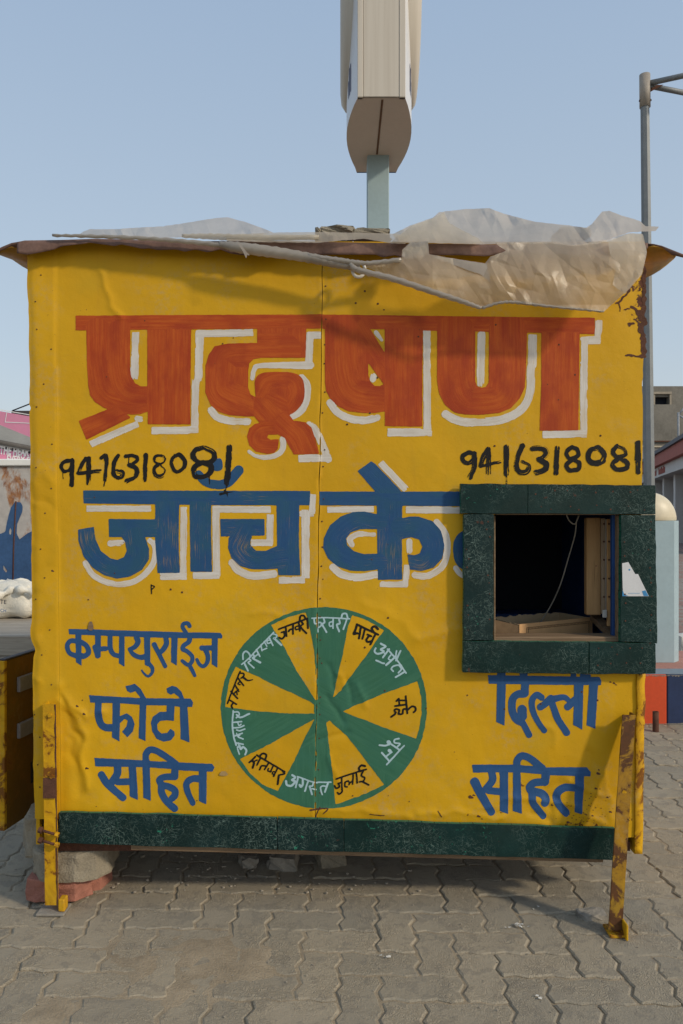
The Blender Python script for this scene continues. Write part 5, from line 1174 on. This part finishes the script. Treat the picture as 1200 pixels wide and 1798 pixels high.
obj('side_panel', [V[k + i] for i in range(k)] + [V[n + k + i] for i in range(k)], [[i, i + 1, k + i + 1, k + i] for i in range(k - 1)], SIDEW, py, True)
sm = NT('streaked_cream', .5, .35); p_ = sm.pos(); g = sm.noise(sm.map(p_, (26, 1, .5)), 1, 4, .6)
sm.col(sm.mix(sm.math('MULTIPLY', sm.ramp(g, .45, .8), .30), (.60, .54, .45), (.36, .29, .21))); STRK = sm.m
x0, x1 = xc(6.08) - .189, xc(6.08) + .189
box('end_panel', (x0 + .046, 6.066, zb_ + .004), (x1 - .05, 6.09, zz), STRK, py, .003); box('end_trim', (x0, 6.062, zb_), (x0 + .044, 6.10, zz), STRK, py, .003); box('end_trim', (x1 - .048, 6.062, zb_), (x1, 6.10, zz), STRK, py, .003)
box('back_panel', (xc(7.42) - .185, 7.40, zb_), (xc(7.42) + .185, 7.42, zz), CREAM, py)
box('underside_seam', (xc(6.5) - .006, 6.1, zb_ - .004), (xc(7.05) + .002, 7.03, zb_ - .001), simple('seam_brown', (.16, .08, .04), .8), py)
for s in (-1, 1):
    V = []; m = 48
    for xo, rz_, ry_ in ((.20, 1.25, .60), (.285, 1.25, .60), (.325, 1.19, .55), (.335, 1.10, .48)):
        for i in range(m):
            a = 2 * math.pi * i / m; V.append((xc(6.7) + s * xo, 6.72 + ry_ * math.sin(a), zb_ + 1.50 - rz_ * math.cos(a)))
    Fq = [[r * m + i, r * m + (i + 1) % m, (r + 1) * m + (i + 1) % m, (r + 1) * m + i] for r in range(3) for i in range(m)] + [[3 * m + i for i in range(m)]]
    o = obj('emblem_housing', V, Fq, STRK, py, True)
    for dz, dd in ((.38, 6.30), (.38, 6.36), (.24, 6.41)):
        w_ = float(np.interp(dd, [p[0] for p in pl], [p[1] for p in pl])); w2 = float(np.interp(dd + .03, [p[0] for p in pl], [p[1] for p in pl]))
        a = (xc(dd) + s * (w_ + .003), dd, zb_ + .18); c_ = (xc(dd) + s * (w2 + .003), dd + .03, zb_ + .18)
        obj('side_letter', [a, c_, (c_[0], c_[1], zb_ + .18 + dz * .6), (a[0], a[1], zb_ + .18 + dz * .6)], [[0, 1, 2, 3]], simple('navy_print', (.02, .03, .12), .5), py)

# ------------------------------------------------------------------ street lamp right of the kiosk
D = 8.2
lamp = tag(empty('street_lamp', (P(1143, 1000, D).x, D, 0)), 'galvanised octagonal lamp pole with a two-tube arm right of the kiosk', 'lamp post')
bt = P(1143.5, CY + H / D * F, D); tp = P(1133, 180, D)
tube('pole', [Vector((bt.x, D, -.03)), tp], [.066, .048], GALV, lamp, 8, False)
c0 = P(1133.3, 188, D); c1 = P(1132.8, 131, D)
tube('sleeve', [c0, c1], .056, simple('weathered_sleeve', (.34, .30, .25), .6, .2), lamp, 20)
for px in (1123, 1144): 
    a = P(px, 176 if px < 1130 else 175, D); b_ = P(px + (5 if px < 1130 else -5), 177, D); tube('bolt', [a, b_], .012, RUSTM, lamp, 6, False)
tube('arm', [P(1139, 146, D), P(1230, 126, D - .3)], .028, GALV, lamp, 12); tube('arm', [P(1139, 150, D), P(1230, 168, D + .25)], .028, GALV, lamp, 12)
obj('gusset', [P(1141, 162, D), P(1141, 150, D), P(1166, 148, D), P(1141, 162, D + .02), P(1141, 150, D + .02), P(1166, 148, D + .02)], [[0, 1, 2], [5, 4, 3], [0, 3, 4, 1], [1, 4, 5, 2], [2, 5, 3, 0]], RUSTM, lamp)

# ------------------------------------------------------------------ plinth, pale blue pillar, pipe stub
ORG = simple('orange_red_paint', (.62, .075, .02), .6, .12, 5); NAVY = simple('navy_paint', (.018, .035, .10), .6, .25, 8); PINK = simple('faded_red_top', (.42, .20, .15), .8, .2, 9); GRB = simple('grey_blue_top', (.20, .24, .27), .8, .15, 9)
pln = tag(empty('plinth', (2.3, 4.9, 0)), 'low plinth painted orange red and navy right of the kiosk', 'plinth')
zp = .300; xs0 = P(1172, 1183, 4.66).x
box('painted_block', (1.25, 4.66, -.03), (xs0 - .0008, 5.45, zp), ORG, pln, .006); box('painted_block', (xs0 + .0008, 4.66, -.03), (3.6, 5.45, zp), NAVY, pln, .006)
box('top_slab', (1.25, 4.665, zp + .001), (3.6, 4.82, zp + .004), GRB, pln); box('top_slab', (1.25, 4.824, zp + .001), (3.6, 5.44, zp + .004), PINK, pln)
V, Fc = [], []; cr2 = random.Random(4)
for k in range(60):
    x = 1.7 + k * .016 + cr2.uniform(-.005, .005); h = cr2.uniform(.004, .016); b0 = len(V); V += [(x, 4.658, zp - h), (x + .017, 4.658, zp - h * cr2.uniform(.3, 1)), (x + .017, 4.658, zp - .003), (x, 4.658, zp - .003)]; Fc.append([b0, b0 + 1, b0 + 2, b0 + 3])
for k in range(60):
    x = 1.7 + k * .016; h = .012 + .011 * float(vnoise(np.array([x * 9.0]), np.array([2.0]), 3)[0]); b0 = len(V); V += [(x, 4.658, 0), (x + .017, 4.658, 0), (x + .017, 4.658, h + cr2.uniform(-.002, .002)), (x, 4.658, h)]; Fc.append([b0, b0 + 1, b0 + 2, b0 + 3])
tag(obj('chipped_edge', V, Fc, CONC, pln), kind='stuff')
pil = tag(empty('pillar', (2.02, 5.17, zp)), 'pale blue square pillar with a cream dome cap on the painted plinth', 'pillar')
cxp, hw, hd, ch = 2.048, .170, .10, .052
oct_ = [(-hw + ch, -hd), (hw - ch, -hd), (hw, -hd + ch), (hw, hd - ch), (hw - ch, hd), (-hw + ch, hd), (-hw, hd - ch), (-hw, -hd + ch)]
V = [(cxp + x, 5.11 + y, z) for z in (zp + .005, 1.228) for x, y in oct_]
obj('shaft', V, [[i, (i + 1) % 8, 8 + (i + 1) % 8, 8 + i] for i in range(8)] + [[8 + i for i in range(8)]], simple('pale_blue_pillar', (.36, .47, .51), .5, .10, 4), pil)
V, Fc = [], []
for c_, z_ in [(.97, 0)] + [(math.cos(a), .006 + .180 * math.sin(a)) for a in np.linspace(0, math.pi / 2 - .02, 14)]:
    for i in range(40): V.append((cxp + .172 * c_ * math.cos(2 * math.pi * i / 40), 5.11 + .105 * c_ * math.sin(2 * math.pi * i / 40), 1.229 + z_))
obj('dome_cap', V, [[r * 40 + i, r * 40 + (i + 1) % 40, (r + 1) * 40 + (i + 1) % 40, (r + 1) * 40 + i] for r in range(14) for i in range(40)] + [[14 * 40 + i for i in range(40)]], simple('cream_dome', (.66, .58, .42), .4, .10, 6, bump=.02), pil, True)
pc = P(1152, 1284, 4.5); V, Fc = [], []
for r_, z_ in ((.0175, -.02), (.0175, .118), (.013, .118), (.013, .03)):
    for i in range(14): V.append((pc.x + r_ * math.cos(2 * math.pi * i / 14), 4.5 + r_ * math.sin(2 * math.pi * i / 14), z_))
tag(obj('pipe_stub', V, [[r * 14 + i, r * 14 + (i + 1) % 14, (r + 1) * 14 + (i + 1) % 14, (r + 1) * 14 + i] for r in range(3) for i in range(14)], RUSTM, None, True), 'short rusty pipe stub standing in the paving before the orange plinth', 'pipe')
tag(box('kerb', (2.72, 6.6, -.03), (6, 6.8, .22), NAVY, None, .01), 'navy painted kerb behind the pale blue pillar', 'kerb')
tag(rock('boulder', P(1204, 1132, 6.0), (.14, .16, .16), simple('white_stone', (.6, .57, .5), .8, .1), 8, cuts=5, rough=.04), 'round whitewashed stone at the right picture edge behind the pillar', 'stone')

# ------------------------------------------------------------------ buildings on the right
def wbox(name, x0, x1, y0, y1, z0, z1, m, parent, bev=0): return box(name, (x0, y0, z0), (x1, y1, z1), m, parent, bev)
Db = 46.0
bl = tag(empty('concrete_building', (20, Db + 3, 0)), 'bare grey concrete building with a small dark window behind the shop', 'building')
GREYC = simple('grey_render', (.19, .175, .145), .95, .3, .9, bump=.3)
pL = P(1090, 700, Db).x; pR = P(1300, 700, Db).x
zA = P(0, 710, Db).z; zT = P(0, 676, Db).z
wbox('lower_wall', pL, pR, Db, Db + 8, 0, zA, GREYC, bl)
wx0, wx1 = P(1154, 0, Db).x, P(1180, 0, Db).x; wz1 = P(0, 695, Db).z
wbox('upper_wall', pL, wx0, Db + .4, Db + 7, zA, zT, GREYC, bl); wbox('upper_wall', wx1, pR, Db + .4, Db + 7, zA, zT, GREYC, bl); wbox('upper_wall', wx0, wx1, Db + .4, Db + 7, wz1, zT, GREYC, bl)
wn = wbox('window', wx0, wx1, Db + .75, Db + .8, zA, wz1, DARK, bl)
wbox('window_frame', wx0 - .12, wx0, Db + .25, Db + .395, zA + .002, wz1 + .15, simple('pale_window_frame', (.33, .28, .21), .8), wn); wbox('window_frame', wx1, wx1 + .1, Db + .25, Db + .395, zA + .002, wz1 + .15, bpy.data.materials['pale_window_frame'], wn); wbox('window_frame', wx0 - .12, wx1 + .1, Db + .2, Db + .39, wz1 + .15, wz1 + .28, bpy.data.materials['pale_window_frame'], wn)
wbox('ledge', pL, pR, Db - .12, Db - .002, P(0, 776, Db).z, P(0, 774, Db).z, RUSTM, bl)
Dh = 43.0
hs = tag(empty('pale_house', (20, Dh, 0)), 'pale cream house front with a lattice window under the concrete building', 'house')
PALE = simple('pale_wall', (.55, .50, .44), .8, .1, 1)
hx0, hx1 = P(1100, 0, Dh).x, P(1175, 0, Dh).x
wbox('wall', hx0, hx1, Dh, Dh + 2, 0, P(0, 786, Dh).z, PALE, hs); wbox('cornice', hx0, hx1 + .15, Dh - .2, Dh + 2, P(0, 786, Dh).z + .01, P(0, 783, Dh).z, simple('cream_cornice', (.5, .42, .3), .8), hs)
wbox('lattice_window', P(1151, 0, Dh).x, P(1166, 0, Dh).x, Dh - .06, Dh - .01, P(0, 812, Dh).z, P(0, 791, Dh).z, simple('brown_lattice', (.22, .12, .10), .8, .4, 8), hs)
wbox('roof_box', P(1178, 0, Dh).x, P(1185, 0, Dh).x, Dh, Dh + .6, P(0, 800, Dh).z, P(0, 781, Dh).z, simple('grey_tank', (.36, .37, .38), .6), hs)
wbox('annex_wall', hx1 + .2, hx1 + 6, Dh, Dh + 1, 0, P(0, 789, Dh).z, PALE, hs)
am = tag(empty('antenna_mast', (P(1192, 0, 42).x, 42, 0)), 'thin grey mast with a dish bracket beside the concrete building', 'mast')
STEEL = simple('grey_steel', (.3, .31, .32), .5)
tube('mast_pole', [P(1192, 800, 42), P(1192, 724, 42)], .06, STEEL, am, 8); tube('brace', [P(1192, 728, 42), P(1206, 712, 42)], .05, STEEL, am, 6); tube('brace', [P(1192, 728, 42), P(1212, 742, 42)], .05, STEEL, am, 6); tube('brace', [P(1186, 770, 42), P(1206, 770, 42)], .05, STEEL, am, 6); tube('brace', [P(1194, 770, 42), P(1200, 795, 42)], .05, STEEL, am, 6)
# shop with a sloping line of fascia: runs from near right to far left
shop = tag(empty('shop', (14, 34, 0)), 'low shop row with a red roof fascia and white pillars at the right', 'shop')
S0 = Vector((P(1260, 0, 22.8).x, 22.8, 0)); S1 = Vector((P(1120, 0, 46).x, 46, 0)); dr = (S1 - S0).normalized(); nr_ = Vector((-dr.y, dr.x, 0))   # nr_ points to the viewer's left
def sslab(name, u0, u1, o0, o1, z0, z1, m, parent=shop):
    V = []
    for z in (z0, z1):
        for u, o_ in ((u0, o0), (u1, o0), (u1, o1), (u0, o1)):
            q = S0 + dr * u + nr_ * o_; V.append((q.x, q.y, z))
    o = obj(name, V, [[0, 1, 2, 3], [7, 6, 5, 4], [0, 4, 5, 1], [1, 5, 6, 2], [2, 6, 7, 3], [3, 7, 4, 0]], m, parent)
    bm = bmesh.new(); bm.from_mesh(o.data); bmesh.ops.recalc_face_normals(bm, faces=bm.faces); bm.to_mesh(o.data); bm.free(); return o
Ls = (S1 - S0).length
REDF = simple('red_fascia', (.34, .085, .06), .7, .15, 1); WH = simple('white_render', (.55, .53, .50), .7, .08, 1); DKG = simple('dark_glass', (.035, .035, .04), .35, .3, .7)
# heights from the picture: fascia lines at the near end (depth ~30 m)
def zat(pyy, d): return H - (pyy - CY) / F * d
sslab('roof_slab', 0, Ls, -6, .75, zat(793, 30), zat(787, 30), simple('dark_roof_edge', (.10, .105, .12), .7), shop)
sslab('red_fascia', 0, Ls, -.2, .65, zat(813, 30), zat(793.2, 30), REDF, shop)
sslab('sign_band', 0, Ls, -.2, .45, zat(832, 30), zat(813.2, 30), WH, shop)
sslab('back_wall', 0, Ls, -6, -2.2, -.1, zat(813, 30), DKG, shop)
for u in np.arange(1.0, Ls, 3.4):
    sslab('pillar', u, u + .5, -.3, .1, -.1, zat(832.2, 30), WH, shop)
    sslab('shutter_frame', u + 1.5, u + 1.62, -2.15, -2.05, -.1, zat(832, 30), simple('grey_frame', (.25, .25, .26), .6), shop); sslab('shutter_frame', u + 2.5, u + 2.62, -2.15, -2.05, -.1, zat(832, 30), bpy.data.materials['grey_frame'], shop)
sslab('step', 0, Ls, -2, .6, -.1, .06, simple('step_tile', (.30, .2, .17), .8), shop)
for k, (uu, hh) in enumerate(((0, .42), (.35, .36), (.62, .42), (1.7, .5), (2.05, .36), (2.3, .40), (2.62, .5), (2.95, .36), (3.3, .52), (3.6, .40))):
    sslab('sign_letter', 11.6 - uu * .95, 11.6 - uu * .95 - .2, .452, .47, zat(828, 30), zat(828, 30) + hh * .55, simple('red_sign_paint', (.30, .06, .04), .7), shop)

# ------------------------------------------------------------------ things on the left
def rust_tank():
    t = NT('rusty_white_paint', .6, .3); p = t.pos(); n1 = t.noise(t.map(p, (3, 3, 1.3)), 2.2, 8, .7, .5); n2 = t.noise(p, 14, 6, .65)
    c = t.mix(t.ramp(n2, .3, .7), (.40, .365, .335), (.54, .50, .45)); r = t.mix(t.ramp(n2, .4, .6), (.22, .075, .02), (.40, .17, .05))
    t.col(t.mix(t.math('MULTIPLY', t.ramp(n1, .49, .58), .92), c, r)); return t.m
Dt = 7.0
tk = tag(empty('tank', (-3.6, Dt + .5, 0)), 'rusty white metal tank painted with a blue splash at the left edge', 'tank')
tx0, tx1 = P(-330, 0, Dt).x, P(140, 0, Dt).x
RT = rust_tank()
box('tank_wall', (tx0, Dt, .25), (tx1, Dt + 1.2, P(0, 819, Dt).z), RT, tk, .01)
box('rim', (tx0 - .02, Dt - .03, P(0, 819, Dt).z + .002), (tx1 + .02, Dt + 1.23, P(0, 806, Dt).z), simple('white_rim', (.82, .80, .74), .6, .08), tk, .01)
b = Brush(); b.at(0, 700, 3.6)
b.p([(-300, 800), (-120, 840), (0, 855), (35, 840), (50, 760), (70, 690), (95, 655), (130, 655), (145, 680), (140, 720), (110, 790), (105, 850), (125, 890), (175, 850), (240, 820), (330, 860), (330, 1400), (-300, 1400)]).h([(62, 862), (58, 840), (66, 810), (74, 835), (72, 858)]).h([(22, 1050), (40, 1075), (48, 1090), (40, 1100), (25, 1080)])
b.build('blue_splash', simple('blue_splash_paint', (.038, .095, .21), .6, .3, 5), 0, 2.0, .5, seed=3, cut=False, parent=tk, place=lambda x, y: np.stack([(x - CX) / F * Dt, np.full_like(x, Dt - .003), H - (y - CY) / F * Dt], -1))
tube('weld_line', [P(28, 880, Dt - .004), P(24, 960, Dt - .004), P(22, 1060, Dt - .004)], .006, RUSTM, tk, 6)
PINKB = simple('pink_banner', (.74, .26, .40), .6, .08, 2, bump=.02); PINK2 = simple('pink_board', (.74, .28, .41), .55, .06, 2, bump=.02); WHT = simple('white_print', (.82, .80, .78), .6, .05)
bn = tag(empty('banner', (-3.5, 7.4, 1.9)), 'pink banner with white capital letters above the rusty tank', 'banner')
Dn = 7.35
def lean(px, py): return P(px, py, Dn)
obj('banner_cloth', [lean(-300, 740), lean(140, 811), lean(140, 838), lean(-300, 806)] + [v + Vector((0, .02, 0)) for v in (lean(-300, 740), lean(140, 811), lean(140, 838), lean(-300, 806))], [[3, 2, 1, 0], [4, 5, 6, 7], [0, 1, 5, 4], [1, 2, 6, 5], [2, 3, 7, 6], [3, 0, 4, 7]], PINKB, bn)
def text(name, s, p, size, m, parent, sx=1.0, shear_rad=0.0, bold=.02, rotz=0.0):
    cu = bpy.data.curves.new(name, 'FONT'); cu.body = s; cu.size = size; cu.offset = bold * size; cu.resolution_u = 3
    o = bpy.data.objects.new(name, cu); C.objects.link(o)
    dg = bpy.context.evaluated_depsgraph_get(); me = bpy.data.meshes.new_from_object(o.evaluated_get(dg)); C.objects.unlink(o); bpy.data.objects.remove(o)
    me.materials.clear(); me.materials.append(m)
    M = Matrix.Translation(p) @ Matrix.Rotation(rotz, 4, 'Z') @ Matrix.Rotation(shear_rad, 4, 'Y') @ Matrix.Rotation(R(90), 4, 'X') @ Matrix.Diagonal((sx, 1, 1, 1))
    me.transform(M); me.name = name
    return link(bpy.data.objects.new(name, me), parent)
text('banner_text', 'THE HEARTBEAT', P(-1, 796.5, Dn - .005), .108, WHT, bn, .56, R(5), .045); text('banner_text', 'EVERY FR', P(11, 810, Dn - .005), .085, WHT, bn, .72, R(5), .03)
cn = tag(empty('canopy', (-3.6, 7.6, 2.0)), 'sloping grey canopy sheet between the pink banner and the pink board', 'canopy')
q = [P(-300, 624, 7.9), P(140, 812, 7.9), P(140, 803, 7.3), P(-300, 719, 7.3)]
obj('canopy_sheet', q + [v - Vector((0, 0, .03)) for v in q], [[0, 1, 2, 3], [7, 6, 5, 4], [0, 4, 5, 1], [1, 5, 6, 2], [2, 6, 7, 3], [3, 7, 4, 0]], simple('grey_canopy', (.26, .25, .225), .7, .15), cn)
tube('canopy_edge', [q[3], q[2]], .022, simple('dark_edge', (.10, .09, .08), .7), cn, 8)
bd = tag(empty('billboard', (-5.5, 11.6, 2.3)), 'pink billboard with a white line frame at the far left', 'billboard')
Dp = 11.6
q = [P(-300, 670, Dp), P(140, 746, Dp), P(140, 870, Dp), P(-300, 870, Dp)]; V = q + [v + Vector((0, .08, 0)) for v in q]
obj('board', V, [[3, 2, 1, 0], [4, 5, 6, 7], [0, 1, 5, 4], [1, 2, 6, 5], [2, 3, 7, 6], [3, 0, 4, 7]], PINK2, bd)
def ribbon(name, a, c, wpx, d, m, parent):
    L = math.dist(a, c); nx_, ny_ = -(c[1] - a[1]) / L * wpx / 2, (c[0] - a[0]) / L * wpx / 2
    return obj(name, [P(a[0] + nx_, a[1] + ny_, d), P(c[0] + nx_, c[1] + ny_, d), P(c[0] - nx_, c[1] - ny_, d), P(a[0] - nx_, a[1] - ny_, d)], [[0, 1, 2, 3]], m, parent)
ribbon('white_line', (12, 723), (9, 741.5), 1.3, Dp - .005, WHT, bd); ribbon('white_line', (8.4, 741), (140, 747), 1.4, Dp - .006, WHT, bd); ribbon('top_trim', (-300, 667.5), (140, 743.5), 1.5, Dp - .004, WHT, bd)
tag(tube('stay_wire', [P(22, 721, 12.2), P(60, 706, 12.4)], .012, DARK, None, 6), 'dark stay rod rising behind the pink billboard', 'rod')
tag(box('roof_beam', (P(20, 0, 12.3).x, 12.3, P(0, 727, 12.3).z), (P(140, 0, 12.3).x, 12.6, P(0, 721, 12.3).z), simple('dark_beam', (.07, .065, .06), .8)), 'dark beam end showing above the pink billboard', 'beam')
# cart with a sack
ct = tag(empty('cart', (-2.6, 5.4, 0)), 'grey weathered wooden cart behind the kiosk on the left', 'cart')
zc = .50; cx0, cx1 = -3.6, -1.75
for k in range(6): box('plank', (cx0, 4.92 + k * .2, zc - .03), (cx1, 4.92 + k * .2 + .194, zc + random.uniform(-.003, .003)), WOODC, ct, .004)
box('side_beam', (cx0, 4.86, zc - .125), (cx1, 4.915, zc + .002), WOODC, ct, .005)
for x in (-2.42, -2.13, -1.95): box('post', (x - .035, 4.865, .03), (x + .032, 4.91, zc - .127), WOODC, ct, .004)
box('lower_rail', (cx0, 4.87, .10), (cx1, 4.90, .18), WOODC, ct, .004); box('back_panel', (cx0, 5.6, .05), (-2.25, 5.63, zc - .035), WOODC, ct, .004); box('inner_panel', (-2.22, 5.2, .1), (-2.0, 5.22, zc - .035), simple('white_board', (.6, .57, .5), .8, .1), ct)
for x in (-3.4, -1.85):
    for yy in (5.0, 5.9): box('leg', (x - .04, yy - .03, -.03), (x + .04, yy + .03, zc - .032), WOODC, ct, .004)
# sack: a lumpy folded bag
bm = bmesh.new(); bmesh.ops.create_uvsphere(bm, u_segments=64, v_segments=40, radius=1)
sc_ = Vector((-2.50, 5.82, zc + .122))
for v in bm.verts:
    p = v.co; a = math.atan2(p.y, p.x)
    sq = lambda q: math.copysign(abs(q) ** .62, q)
    x, y, z = sq(p.x) * .36, sq(p.y) * .20, sq(p.z) * .135
    fo = float(1 - 2 * abs(fnoise(np.array([x * 9 + 4 + z * 6]), np.array([z * 3 + y * 6]), 5, 3)[0])); fo2 = float(crumple(np.array([x * 900.]), np.array([z * 900.]), 0, 12)[0])
    fo3 = math.cos(a * 11 + 2.2 * fo + z * 14) ; s_ = .93 + .10 * fo + .30 * (fo2 - .25) + .055 * fo3
    z2 = z * s_ + (.018 * math.sin(x * 16 + 1.2) if z > 0 else 0)
    v.co = sc_ + Vector((x * s_, y * s_, max(z2, -.12)))
sk_ = from_bm('sack', bm, simple('white_woven_sack', (.74, .70, .60), .75, .14, 8, bump=.8), None, True)
tube('rolled_mouth', catmull([tuple(P(-60, 1068, 5.58)), tuple(P(-14, 1050, 5.58)), tuple(P(8, 1042, 5.6)), tuple(P(25, 1034, 5.64)), tuple(P(40, 1036, 5.6)), tuple(P(60, 1040, 5.62))], 6), [.026 + .010 * math.sin(i * .9) for i in range(31)], bpy.data.materials['white_woven_sack'], sk_, 12)
tag(sk_, 'crumpled white woven sack with printed letters lying on the cart', 'sack')
text('sack_print', 'TE', P(0, 1060, 5.56), .042, simple('dark_print', (.05, .05, .06), .7), sk_, 1.0, R(3), .02); text('sack_print', 'CH', P(0, 1074.5, 5.56), .032, simple('blue_print', (.04, .13, .3), .7), sk_, 1.0, R(3), .01)
